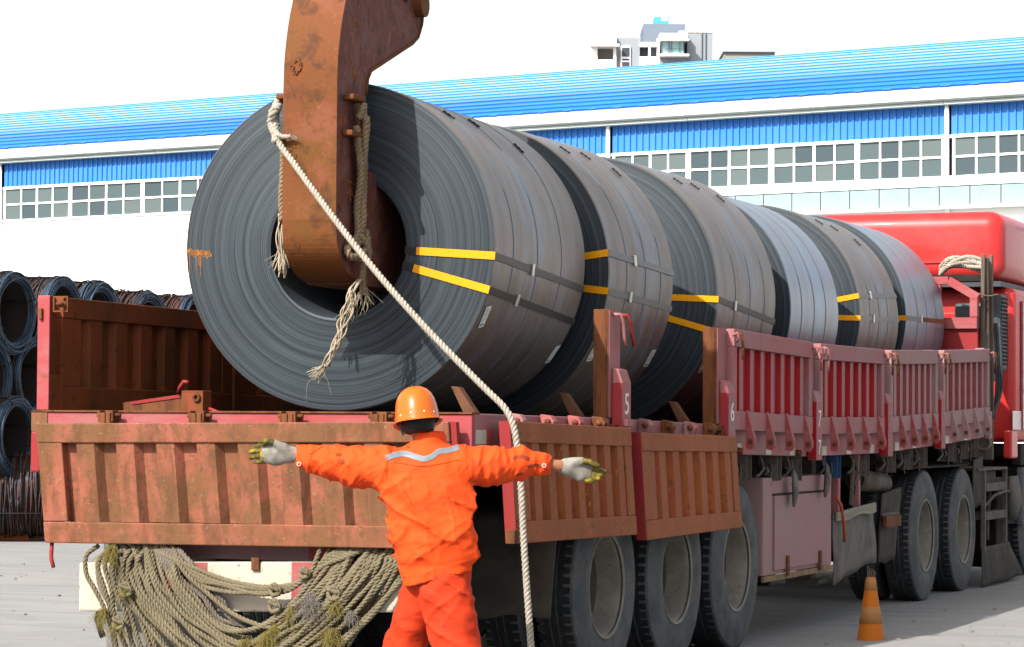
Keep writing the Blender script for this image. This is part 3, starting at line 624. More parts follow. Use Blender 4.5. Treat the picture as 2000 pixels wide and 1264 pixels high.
for gi, (y0, y1) in enumerate(GY):
    mm = (m_red_side, m_red_side, m_red_side2, m_red_side2)[gi]
    zf = lambda y: zb(y0)+(zb(y1)-zb(y0))*(y-y0)/(y1-y0)
    c = MB(); c.xf = lambda p: (p[0], p[1], p[2]+zf(p[1]))
    c.box(1.252, 1.312, y0, y1, .500, .612).box(1.252, 1.312, y0, y1, -.03, .092).box(1.252, 1.308, y0, y0+.075, .093, .499).box(1.252, 1.308, y1-.085, y1, .093, .499)
    go = c.build('side_gate', mm, tr, bevel=.005)
    c = MB(); c.xf = lambda p: (p[0], p[1], p[2]+zf(p[1])); c.box(1.252, 1.258, y0+.076, y1-.086, .091, .501)
    c.build('gate_sheet', (m_red_deep, m_red_deep, m_red_mid, m_red_mid)[gi], go)
    n = 7; st = (y1-.086-y0-.076)/(n+.15)
    for k in range(n):
        yy = y0+.076+st*(k+.45); o = inst('gate_rib', rib_mes[gi], go, (1.2585, yy, zf(yy)+.0925))
    for k in range(4):
        yy = y0+.26+(y1-y0-.5)*k/3
        h = inst('gate_hinge', hin_me2 if gi == 3 else hin_me, go, (1.3125, yy, zf(yy)), (0, 0, random.uniform(-.04, .04)))
    for yy in (y0-.02, y1+.0): pin(go, 1.312, yy, zf(yy)+.565, 1)
for gi, (y0, y1) in enumerate(GY):
    for k in range(4):
        yy = y0+.26+(y1-y0-.5)*k/3; inst('hinge_bolt', bolt_me, tr, (1.345, yy, zb(yy)-.10))
# knobs under two hinges, reflective tape on the beam
for yy in (4.46, 5.87): MB().tube([(1.252, yy, zb(yy)-.16), (1.29, yy, zb(yy)-.165)], .022, 8).build('rope_knob', m_rust_edge, tr, True)
for k, px_y in enumerate([4.43, 5.13, 5.72, 6.55, 7.25, 7.95, 8.75, 9.35, 10.55, 11.3]):
    z = zb(px_y); x = 1.2505
    q = MB(); q.box(x, x+.002, px_y, px_y+.13, z-.180, z-.115); q.build('white_tape', m_tape_w, tr)
    q = MB(); q.box(x, x+.002, px_y+.131, px_y+.26, z-.180, z-.115); q.build('red_tape', m_tape_r, tr)
MB().box(1.2505, 1.2525, .01, .15, 1.355, 1.425).build('white_tape', m_tape_w, tr)
MB().box(1.2505, 1.2525, .151, .24, 1.355, 1.425).build('red_tape', m_tape_r, tr)
# lowered side gates -----------------------------------------------------
def low_gate(y0, y1, zt0, zt1, zb0, zb1, xo, n, lab):
    def xf(p):
        x, y, z = p; a = (y-y0)/(y1-y0); t = -z/.61
        zt = zt0+(zt1-zt0)*a; zl = zb0+(zb1-zb0)*a
        return (x+xo+.03*t, y+.03*t, zt+(zl-zt)*t)
    c = MB(); c.xf = xf
    c.box(-.03, .028, y0, y1, -.105, 0).box(-.03, .028, y0, y1, -.61, -.50).box(-.026, .024, y0, y0+.22, -.499, -.106).box(-.026, .024, y1-.12, y1, -.499, -.106)
    o = c.build('lowered_side_gate', m_rust_side, tr, bevel=.005); o['label'] = lab
    c = MB(); c.xf = xf; corr(c, 'y', y0+.205, y1-.108, n, -.502, -.104, -.015, .020); c.build('corrugated_sheet', m_rust_side, o)
    c = MB(); c.xf = xf; c.box(-.033, .026, y0-.012, y0-.002, -.61, -.0); c.build('gate_end_edge', m_rose_bright, o)
    c = MB(); c.xf = xf; c.box(-.036, .024, y0-.03, y1, .001, .005)
    return o
low_gate(.175, 2.02, 1.470, 1.435, .858, .838, 1.345, 7, 'rusty side gate hanging down nearest the rear corner')
low_gate(2.20, 4.06, 1.412, 1.383, .800, .812, 1.345, 6, 'rusty side gate hanging down between posts 5 and 6')
MB().box(1.37, 1.42, .12, .17, .86, .93).build('latch_stub', m_rust_edge, tr, bevel=.004)
for y in (.489, .931, 1.345, 1.73, 2.521, 2.945, 3.371, 3.775):
    z = zb(y)
    o = MB().prism([(1.2515, z-.075), (1.31, z-.075), (1.33, z-.03), (1.31, z+.0), (1.2515, z+.008)], 'y', y-.03, y+.03).build('side_hinge', random.choice((m_red_side, m_rose, m_rust_edge)), tr, bevel=.004)
    MB().tube([(1.298, y-.05, z-.03), (1.298, y+.045, z-.03)], .016, 8).build('hinge_pin', m_rust_edge, o, True)
for y in (2.06,): MB().box(1.327, 1.352, y-.05, y+.06, zb(y)-.045, zb(y)-.005).build('post_clip', m_red_side, tr, bevel=.004)
for y in (4.0,): MB().box(1.2515, 1.29, y-.03, y+.05, zb(y)-.04, zb(y)-.002).build('post_clip', m_rust_edge, tr, bevel=.004)

# left side: corner post and gates seen from inside ----------------------------
MB().box(-1.25, -1.178, .0, .012, 1.513, 2.118).build('corner_post', m_rose, tr, bevel=.003)
MB().box(-1.25, -1.24, .013, .16, 1.513, 2.118).box(-1.239, -1.185, .013, .16, 1.513, 1.70).build('post_web', m_rust_dark, tr)
MB().box(-1.236, -1.216, -.018, -.001, 1.99, 2.05).build('post_boss', m_rust_edge, tr, bevel=.004)
o = MB().box(-1.17, -1.08, .02, .03, 2.105, 2.114).box(-1.17, -1.08, .02, .03, 2.03, 2.038).box(-1.17, -1.162, .02, .03, 2.04, 2.104).box(-1.088, -1.08, .02, .03, 2.04, 2.104).build('latch_box', m_rust_edge, tr)
MB().tube([(-1.14, .025, 2.07), (-1.09, .02, 2.07)], .016, 8).build('latch_bolt', m_rust_edge, o, True)
MB().tube([(-1.13, .0, 2.072), (-1.11, -.012, 2.072), (-1.10, .0, 2.072)], .012, 8).build('latch_nut', m_rust_edge, o, True)
for gi in range(6):
    y0, y1 = .165+2.05*gi, .165+2.05*gi+1.97; z0 = zb(y0); z1 = zb(y1)
    zf = lambda y: z0+(z1-z0)*(y-y0)/(y1-y0)
    c = MB(); c.xf = lambda p: (p[0], p[1], p[2]+zf(p[1]))
    c.box(-1.25, -1.192, y0, y1, .500, .610).box(-1.25, -1.192, y0, y1, .008, .135).box(-1.246, -1.196, y0, y0+.20, .136, .499).box(-1.246, -1.196, y1-.12, y1, .136, .499)
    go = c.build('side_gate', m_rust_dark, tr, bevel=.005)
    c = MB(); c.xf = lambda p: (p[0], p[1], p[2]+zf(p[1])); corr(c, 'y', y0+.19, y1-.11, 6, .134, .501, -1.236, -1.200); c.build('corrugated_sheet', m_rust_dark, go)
    if gi: MB().box(-1.25, -1.18, y0-.075, y0-.005, zb(y0)+.003, zb(y0)+.61).build('side_post', m_rust_dark, tr)

# headboard -----------------------------------------------------------------
hz = zb(12.2)
hb = MB().box(-1.2, 1.17, 12.24, 12.28, hz+.003, hz+.90).build('headboard', m_rose_bright, tr, bevel=.005)
MB().box(-1.2, 1.17, 12.20, 12.239, hz+.80, hz+.90).build('headboard_rail', m_rose, hb)
MB().bar((-.95, 12.26, hz+1.24), (.90, 12.26, hz+1.24), .06, .07).build('headboard_rail', m_rose, hb, bevel=.004)
for x in (-.9, 0, .78): MB().box(x-.05, x+.05, 12.23, 12.29, hz+.905, hz+1.20).build('headboard_upright', m_rose, hb, bevel=.004)
MB().bar((.90, 12.26, hz+1.24), (1.17, 12.26, hz+1.08), .06, .075).build('headboard_brace', m_rose, hb, bevel=.004)
MB().box(1.10, 1.17, 12.225, 12.30, hz+.905, hz+1.09).build('headboard_upright', m_rose, hb, bevel=.004)

# underside -------------------------------------------------------------------
def winch(y, m=m_dust_steel):
    z = zb(y)-.285
    o = MB().box(1.10, 1.235, y+.045, y+.052, z-.07, z+.097).box(1.10, 1.235, y-.052, y-.045, z-.07, z+.097).box(1.10, 1.235, y-.052, y+.052, z+.098, z+.104).build('ratchet_winch', m, tr)
    MB().tube([(1.16, y-.045, z), (1.16, y+.045, z)], .034, 12).build('winch_drum', m_dust_steel, o, True)
    MB().tube([(1.16, y-.13, z), (1.16, y-.0525, z)], .030, 14).build('winch_socket', m, o, True)
    MB().tube([(1.16, y-.134, z), (1.16, y-.1305, z)], .022, 12).build('socket_hole', m_chassis, o)
    t = MB()
    for k in range(10):
        q = k*.628; t.obox((1.16+.048*math.cos(q), y-.058, z+.048*math.sin(q)), (.010, .005, .008), Matrix.Rotation(-q, 3, 'Y'))
    t.lathe([(y-.063, .03), (y-.063, .044), (y-.053, .044), (y-.053, .03)], 'y', 16, (1.16, 0, z), closed=True); t.build('ratchet_wheel', m, o)
    MB().tube([(1.19, y-.07, z+.05), (1.20, y-.072, z+.0), (1.19, y-.075, z-.06), (1.20, y-.08, z-.10)], .007, 6).build('pawl', m_dust_steel, o, True)
m_bluewinch = MAT('blue_winch_paint', (0.03, 0.09, 0.20), 0.7, layers=[(20, .5, .65, (0.12, 0.12, 0.12), .8)])
for i, y in enumerate((4.80, 5.52, 6.03, 7.10, 7.95, 8.80, 9.38, 9.90, 11.0, 11.5, 11.9)):
    winch(y, m_bluewinch if i == 3 else m_dust_steel)
for y in (5.15, 5.80, 6.70, 7.55, 8.5, 9.1, 9.65, 10.55):
    z = zb(y)-.185
    MB().tube([(1.20, y, z), (1.21, y+.03, z-.04), (1.22, y+.04, z-.09), (1.20, y, z-.13), (1.19, y-.04, z-.14)], .010, 6).build('rope_hook', m_dust_steel, tr, True)
MB().bar((1.19, 7.68, 1.20), (1.19, 7.62, .86), .02, .02).build('hanging_rod', m_dust_steel, tr)
MB().tube([(1.19, 7.72, 1.2), (1.2, 7.80, 1.1), (1.19, 7.72, 1.02), (1.18, 7.80, .98), (1.18, 7.76, .94)], .01, 6).build('rope_hook', m_dust_steel, tr, True)

def wheel(par, x, y, side, D=1.085, seed=0, w=.27, hub=True):
    """side=+1: outer face towards +x. deep dish dual wheel rim"""
    R = D/2; s = side; z = R
    prof = [(-w, .285), (-w+.0, .33), (-w-.004, .40), (-w+.012, .47), (-w+.04, R-.02), (-w+.06, R), (-.045, R), (-.022, R-.014), (-.012, R-.055), (.002, .43), (.003, .37), (-.008, .315), (-.02, .292), (-.035, .285)]
    rp = [(-.012, .283), (-.004, .300), (-.010, .306), (-.022, .298), (-.03, .275), (-.06, .262), (-.16, .25), (-.20, .225), (-.215, .17), (-.21, .11), (-.20, .10), (-.17, .095), (-.16, .08), (-.155, .0)] if hub else [(-.012, .283), (-.004, .3), (-.022, .298), (-.06, .262), (-.11, .25), (-.12, .0)]
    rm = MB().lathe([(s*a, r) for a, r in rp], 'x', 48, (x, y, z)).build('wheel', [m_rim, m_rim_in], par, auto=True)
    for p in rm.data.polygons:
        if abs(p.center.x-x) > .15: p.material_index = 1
    ty = MB().lathe([(s*a, r) for a, r in prof], 'x', 56, (x, y, z)).build('tyre', m_tyre, rm, auto=True)
    # tread lugs on the shoulder
    t = MB(); n = 62
    for k in range(n):
        q = 2*math.pi*k/n
        for a, h in ((-.055, .022), (-w+.055, .022)):
            t.obox((x+s*a, y+(R+.000)*math.cos(q), z+(R+.000)*math.sin(q)), (h, .018, .006), Matrix.Rotation(q-math.pi/2, 3, 'X'))
    for a in (-.09, -.135, -.18):
        t.lathe([(s*(a-.016), R-.002), (s*(a-.014), R+.007), (s*(a+.014), R+.007), (s*(a+.016), R-.002)], 'x', 48, (x, y, z))
    t.build('tread_blocks', m_tread, rm)
    nb = MB()
    for k in range(10):
        q = k*.628+.2; nb.tube([(x-s*.218, y+.145*math.cos(q), z+.145*math.sin(q)), (x-s*.19, y+.145*math.cos(q), z+.145*math.sin(q))], .014, 6)
    nb.build('wheel_nuts', m_rim, rm)
    return rm
def axle(par, y, xo=1.20, trail=True):
    MB().tube([(-1.0, y, .54), (1.0, y, .54)], .065, 12).build('axle', m_chassis, par, True)
    for sx in (1, -1):
        for off in (0, -.32):
            wheel(par, sx*(xo+off), y, sx)
for y in (2.14, 3.42, 4.68):
    axle(tr, y)
    for sx in (-1, 1):
        MB().box(sx*.5-.04, sx*.5+.04, y-.5, y+.5, .64, .70).build('leaf_spring', m_chassis, tr)
        MB().box(sx*.5-.03, sx*.5+.03, y-.06, y+.06, .70, zb(y)-.5).build('spring_bracket', m_chassis, tr)

def sheet(name, pts, mat, par, t=.012, n=10, m=10, wob=.02, seed=0, smooth=True):
    """a hanging sheet over four corners (top-left, top-right, bottom-right, bottom-left), with waves and thickness"""
    rd = random.Random(seed); a, b_, c_, d = [Vector(p) for p in pts]; nrm = (b_-a).cross(d-a).normalized()
    ph = [rd.uniform(0, 6.28) for _ in range(4)]; V = []; F = []
    for sgn in (0, 1):
        for j in range(m+1):
            for i in range(n+1):
                u, v = i/n, j/m; p = a.lerp(b_, u).lerp(d.lerp(c_, u), v)
                wv = wob*(v*.8+.2)*(math.sin(u*7+ph[0]+v*1.5)+.5*math.sin(u*15+ph[1])+.4*math.sin(v*6+ph[2]))
                e = Vector((0, 0, .012*math.sin(u*11+ph[3])*v))
                V.append(p+nrm*(wv+sgn*t)+e)
    K = (n+1)*(m+1)
    for j in range(m):
        for i in range(n):
            q = j*(n+1)+i; F += [(q, q+1, q+n+2, q+n+1), (K+q, K+q+n+1, K+q+n+2, K+q+1)]
    for i in range(n): F += [(i, K+i, K+i+1, i+1), (m*(n+1)+i, m*(n+1)+i+1, K+m*(n+1)+i+1, K+m*(n+1)+i)]
    for j in range(m):
        q = j*(n+1); F += [(q, q+n+1, K+q+n+1, K+q), (q+n, K+q+n, K+q+2*n+1, q+2*n+1)]
    return MB().add(V, F).build(name, mat, par, smooth)
# rear mud flaps and bumper
sheet('mud_flap', [(.60, 1.05, 1.0), (1.30, 1.05, 1.0), (1.27, 1.0, .445), (.66, .98, .42)], m_flap, tr, seed=2, wob=.012)
sheet('mud_flap', [(.90, .35, 1.0), (1.06, .35, 1.0), (1.05, .34, .30), (.90, .34, .28)], m_flap_light, tr, seed=21, wob=.006)
sheet('mud_flap', [(-1.13, .5, .95), (-.45, .5, .95), (-.42, .5, .14), (-1.10, .5, .10)], m_flap_light, tr, seed=4, wob=.012)
def bx_(x0, x1, y0, y1, z0, z1): c = MB(); c.xf = lambda p: (p[0], p[1], p[2]+.028*(p[0]+1)); return c.box(x0, x1, y0, y1, z0, z1)
bm_ = bx_(-.995, 1.03, .02, .09, .458, .715).build('bumper', m_white_bump, tr, bevel=.012)
for a, b_ in ((-.55, -.238), (.244, .68)): bx_(a, b_, .0165, .0195, .462, .711).build('red_stripe', m_rose, bm_)
MB().box(-.50, .27, .18, .22, .745, .825).build('lamp_panel', m_red_side2, tr, bevel=.004)
MB().box(-.504, .274, .17, .178, .745, .757).build('panel_lip', m_red_side2, tr)
for a in (-.62, .30): MB().box(a, a+.10, .10, .24, .76, 1.1).build('bumper_bracket', m_rose_bright, tr)
MB().box(-1.0, 1.0, .55, .60, .62, 1.20).build('rear_frame', m_chassis, tr)
MB().box(.02, .065, .003, .0155, .70, .765).build('towing_eye', m_rust_edge, tr, bevel=.004)
MB().tube([(-.885, .06, .48), (-.89, .04, .42), (-.86, .03, .35), (-.85, .03, .33)], .018, 8).build('hose_end', m_chassis, tr, True)

# toolbox between the axle groups
tb = MB().box(.95, 1.20, 5.25, 7.02, .44, 1.10).build('toolbox', m_red_side2, tr, bevel=.01)
MB().box(1.2015, 1.215, 5.48, 6.82, .47, .975).build('toolbox_door', m_red_side2, tb, bevel=.004)
MB().box(1.19, 1.212, 5.23, 7.04, .40, .4385).build('toolbox_sill', MAT('ochre_dusted_sill', (.30, .21, .13), .85, layers=[(9, .45, .6, (.2, .13, .08))]), tb, bevel=.004)
MB().box(1.2015, 1.208, 5.46, 6.84, .977, .990).build('door_gap', m_chassis, tb)
for y in (5.75, 6.60):
    MB().box(1.2155, 1.232, y, y+.05, .42, .56).build('door_latch', m_rust_edge, tb, bevel=.004)
c = MB()
for k in range(3): c.obox((1.202, 6.6+.02*k, .9-.09*k), (.004, .03, .05), Matrix.Rotation(.3, 3, 'X'))
c.build('paint_scrape', m_red_deep, tb)
# tarpaulin, uprights, tank, inner flap
for y in (7.25, 7.85): MB().box(1.14, 1.19, y, y+.06, .80, 1.24).build('upright', m_red_side, tr, bevel=.004)
sheet('tarpaulin_skirt', [(1.21, 7.06, .805), (1.21, 8.20, .85), (1.17, 8.40, .40), (1.19, 7.10, .29)], m_flap_light, tr, seed=9, wob=.018)
sheet('tarpaulin_hem', [(1.235, 7.06, .82), (1.235, 8.20, .865), (1.232, 8.21, .80), (1.232, 7.06, .745)], MAT('pale_hem', (.30, .28, .23), .9), tr, seed=10, wob=.01, t=.02)
MB().tube([(1.235, 7.02, .93), (1.245, 7.12, .87), (1.25, 7.19, .73), (1.25, 7.21, .60)], .013, 7).build('air_hose', MAT('orange_air_hose', (.5, .12, .06), .6), tr, True)
MB().tube([(1.05, 8.30, 1.04), (1.05, 9.15, .99)], .085, 20).build('air_tank', m_dust_steel, tr, True)
MB().tube([(1.05, 8.286, 1.042), (1.05, 8.299, 1.041)], .072, 20).build('tank_end', m_chassis, tr)
sheet('mud_flap', [(1.20, 8.55, .92), (1.16, 9.35, .96), (1.14, 9.20, .38), (1.18, 8.45, .38)], m_flap, tr, seed=5, wob=.012)
MB().box(1.215, 1.25, 8.5, 8.98, .66, .75).build('flap_clamp', m_rust_edge, tr, bevel=.006)
MB().tube([(1.22, 8.48, .76), (1.22, 8.98, .76)], .016, 8).build('flap_rod', m_dust_steel, tr, True)
# spare wheel and landing leg behind, mostly in shadow
sp = MB().lathe([(.42, .29), (.40, .44), (.44, .52), (.60, .52), (.64, .44), (.62, .29)], 'z', 40, (.1, 6.8, 0)).build('spare_wheel', m_tyre, tr, auto=True)
MB().lathe([(.45, .288), (.50, .25), (.52, .0)], 'z', 32, (.1, 6.8, 0)).build('rim', m_rim, sp, auto=True)
for sx in (-1, 1): MB().box(sx*.75-.06, sx*.75+.06, 7.9, 8.02, .28, 1.2).box(sx*.75-.13, sx*.75+.13, 7.84, 8.08, .25, .279).build('landing_leg', m_dust_steel, tr)

# ------------------------------------------------------------------ tractor
tk = thing('truck_tractor', 'red truck tractor with tall roof fairing pulling the loaded trailer', 'truck', (0, 12.6, 0))
tk_off = Vector((0, -12.6, 0))
class TB(MB):
    def __init__(s): super().__init__(); s.xf = lambda p: (p[0], p[1]-12.6, p[2])
for sx in (-1, 1): TB().box(sx*.42-.05, sx*.42+.05, 9.0, 15.9, .72, .98).build('chassis_rail', m_chassis, tk)
_MB = MB
def in_tk(fn):
    global MB
    MB = TB; fn(); MB = _MB
def f_():
    for y in (10.14, 11.62): axle(tk, y, 1.19)
    for sx in (1, -1): wheel(tk, sx*1.20, 14.62, sx)
    MB().tube([(-1.0, 14.62, .54), (1.0, 14.62, .54)], .06, 10).build('axle', m_chassis, tk, True)
in_tk(f_)
fr = TB().box(-1.03, 1.175, 13.35, 15.5, 2.83, 3.50).build('roof_fairing', m_cab, tk); fr.modifiers.clear()
b = fr.modifiers.new('bevel', 'BEVEL'); b.width = .16; b.segments = 6
for p in fr.data.polygons: p.use_smooth = True
TB().box(-1.1, 1.03, 13.335, 13.352, 3.005, 3.028).build('fairing_ridge', m_cab, fr)
TB().box(-1.14, 1.14, 13.42, 15.4, 2.78, 2.8299).build('fairing_seal', m_blackpl, fr)
cb = TB().box(-1.21, 1.235, 13.62, 15.9, 1.30, 2.78).build('cab_body', m_cab, tk); b = cb.modifiers.new('bevel', 'BEVEL'); b.width = .07; b.segments = 4
for p in cb.data.polygons: p.use_smooth = True
for k in range(5): TB().box(-1.0, .95, 13.60, 13.6195, 1.62+.21*k, 1.70+.21*k).build('pressed_rib', m_cab, cb, bevel=.005)
TB().box(1.2355, 1.262, 13.9, 14.9, 1.42, 2.66).build('cab_door', m_cab_side, cb, bevel=.01)
TB().box(1.2625, 1.268, 14.05, 14.78, 2.05, 2.58).build('door_window', m_glass, cb, bevel=.004)
TB().box(1.2625, 1.285, 14.05, 14.2, 1.78, 1.82).build('door_handle', m_blackpl, cb, bevel=.004)
TB().box(1.16, 1.24, 13.45, 13.75, 1.15, 1.42).build('lower_panel', m_cab, cb, bevel=.02)
TB().box(1.15, 1.24, 13.9, 15.0, 1.08, 1.28).build('cab_step', m_chassis, cb, bevel=.01)
TB().box(1.241, 1.25, 13.45, 13.88, 1.42, 1.60).build('side_trim', m_cab_side, cb, bevel=.004)
# air filter housing with perforated edge
af = TB().box(1.035, 1.20, 13.14, 13.46, 1.97, 2.70).build('air_filter_housing', m_blackpl, tk, bevel=.035)
g_ = TB()
for k in range(18):
    for q in range(3): g_.box(1.2005, 1.206, 13.17+q*.1, 13.23+q*.1, 2.03+k*.036, 2.052+k*.036)
g_.build('intake_grille', m_chassis, af)
for k in range(2): TB().tube([(1.10, 13.135, 2.42-.14*k), (1.10, 13.139, 2.42-.14*k)], .05, 12).build('embossed_disc', m_blackpl, af)
TB().box(.72, 1.034, 13.30, 13.55, 2.36, 2.62).build('intake_duct', m_blackpl, tk, bevel=.03)
TB().tube([(1.12, 13.3, 1.97), (1.12, 13.3, 1.88)], .045, 12).build('filter_outlet', m_seal, af, True)
# fuel / battery box and bracket between trailer and cab
bx = TB().box(1.00, 1.15, 13.0, 13.06, 1.14, 1.60).build('equipment_plate', m_dust_steel, tk, bevel=.01)
for a, z in ((1.05, 1.50), (1.07, 1.30)): TB().lathe([(12.98, .055), (12.98, .07), (12.999, .075), (12.999, .055)], 'y', 16, (a-.0, 0, z), closed=True).build('flange_ring', m_rim, bx)
TB().box(1.12, 1.18, 13.0, 13.5, .98, 1.04).build('chassis_arm', m_chassis, tk)
fd = []
for k in range(13):
    q = math.pi*k/12; fd.append((14.62-.72*math.cos(q), .52+.66*math.sin(q)))
fd2 = [(14.62-.69*math.cos(math.pi*k/12), .52+.63*math.sin(math.pi*k/12)) for k in range(12, -1, -1)]
m_fender = MAT('grey_speckled_fender', (.10, .105, .115), .85, layers=[(60, .5, .62, (.22, .22, .22), .7)])
TB().prism([(a, b_) for a, b_ in fd+fd2], 'x', .88, 1.26).build('front_fender', m_fender, tk, smooth=False)
TB().box(1.20, 1.262, 13.86, 14.2, .50, 1.06).build('fender_skirt', m_fender, tk, bevel=.02)
# ladder frame ahead of the drive wheels with flap
lx = 1.20
for y in (12.33, 13.30): TB().box(lx-.02, lx+.02, y, y+.05, .33, 1.05).build('ladder_rail', m_dust_steel, tk, bevel=.003)
TB().box(lx-.3, lx+.02, 12.05, 13.36, 1.051, 1.075).build('ladder_top', m_dust_steel, tk, bevel=.003)
for z in (.60, .86): TB().box(lx-.08, lx+.025, 12.382, 13.298, z, z+.075).build('ladder_step', m_dust_steel, tk, bevel=.004)
TB().box(.86, .90, 12.40, 13.3, .45, 1.04).build('ladder_back_plate', m_flap, tk)
TB().box(1.0, 1.18, 12.40, 13.28, .93, 1.04).build('ladder_shroud', m_flap, tk)
TB().tube([(lx, 12.40, .72), (lx+.03, 12.7, .82), (lx+.04, 13.15, .85), (lx+.03, 13.5, .84)], .014, 7).build('bent_pipe', m_dust_steel, tk, True)
TB().tube([(1.12, 13.0, .93), (1.14, 12.9, .80), (1.10, 13.0, .6), (1.12, 12.9, .40)], .02, 7).build('air_line', m_dust_steel, tk, True)
TB().tube([(1.24, 13.52, .98), (1.26, 13.50, .75), (1.22, 13.52, .58)], [.05, .075, .05], 12).build('reservoir_bottle', m_flap_light, tk, True)
sheet('mud_flap', [(1.22, 12.25-12.6, .36), (1.24, 13.35-12.6, .37), (1.30, 13.75-12.6, .035), (1.24, 12.15-12.6, .015)], m_flap, tk, seed=8, wob=.012)
sheet('mud_flap', [(1.20, 11.95-12.6, 1.15), (1.20, 12.35-12.6, 1.18), (1.20, 12.3-12.6, .75), (1.18, 12.0-12.6, .72)], m_flap, tk, seed=18, wob=.01)

TB().box(-.95, .80, 12.15, 13.75, .20, 1.12).build('fuel_tank', m_chassis, tk, bevel=.03)
TB().box(.1, 1.10, 13.44, 13.98, .12, 1.06).build('battery_box', m_chassis, tk, bevel=.02)
TB().box(-1.1, .95, 14.0, 15.8, .62, 1.28).build('engine_mass', m_chassis, tk, bevel=.03)
TB().box(-.6, .6, 9.6, 11.9, .99, 1.09).build('fifth_wheel_plate', m_chassis, tk, bevel=.02)
for sx in (-1, 1): TB().box(sx*.9-.26, sx*.9+.26, 9.3, 12.2, 1.10, 1.115).build('wheel_guard', m_chassis, tk)
MB().box(-1.0, 1.0, 12.0, 12.24, .95, 1.34).build('gooseneck_front', m_chassis, tr)
# stakes standing between trailer and cab: each lifted out on its own
for i, (dx, dy, h, lean) in enumerate([(-.02, 0, 1.46, .02), (.03, .05, 1.43, -.012), (.0, .18, 1.45, .03), (.045, .12, 1.46, .0)]):
    z = 1.56; x, y = 1.20+dx, 12.38+dy
    s_ = MB().bar((0, 0, 0), (lean, -.03, h), .035, .045, up=(0, 1, 0)).build('wooden_stake', m_wood, None, bevel=.004)
    s_.location = (x, y, z)
    tag(s_, ['grey wooden stake nearest the coils, slightly apart from the bundle', 'grey wooden stake in the bundle at the trailer front, second from the coils',
             'grey wooden stake in the bundle at the trailer front, tilted most', 'grey wooden stake in the bundle at the trailer front, nearest the dark air filter'][i], 'stake', 'wooden stakes tied upright at the trailer front')
cbk = MB()
for k in range(3):
    o_ = .022*k
    cbk.tube(catmull([(1.26+o_, 12.55, 2.4), (1.27+o_, 12.6, 2.0), (1.25+o_, 12.66, 1.7+.02*k), (1.22, 12.7-.08*k, 1.52), (1.2, 12.6, 1.50), (1.22, 12.55, 1.6)], .05), .013, 6)
tag(cbk.build('air_hoses', m_blackpl, None, True), 'dark hoses hanging beside the upright stakes at the trailer front', 'hose')
MB_ = MB(); rope(MB_, [(1.17, 12.28, 2.66), (1.24, 12.36, 2.64), (1.30, 12.5, 2.66), (1.24, 12.62, 2.65)], .006, .03)
tag(MB_.build('stake_tie', m_rope_tan, None, True), 'thin tan cord tied round the upright stakes', 'cord')
rb = MB()
for k in range(9):
    a = random.uniform(-.05, .05)
    rope(rb, [(.68, 12.9+a, 2.92+random.uniform(-.06, .03)), (.80, 12.8+a, 2.98+random.uniform(-.07, .04)), (.95, 12.85, 3.0+random.uniform(-.07, .03)), (1.10, 12.9-a, 2.96+random.uniform(-.09, .03))], .022, .08)
rb_o = rb.build('rope_coil', m_rope, None, True); tag(rb_o, 'pale rope bundle lying behind the headboard frame against the red cab', 'rope')
MB().box(.62, 1.15, 12.78, 13.0, 2.80, 2.86).build('rope_shelf', m_chassis, tk).location = (0, -12.6, 0)

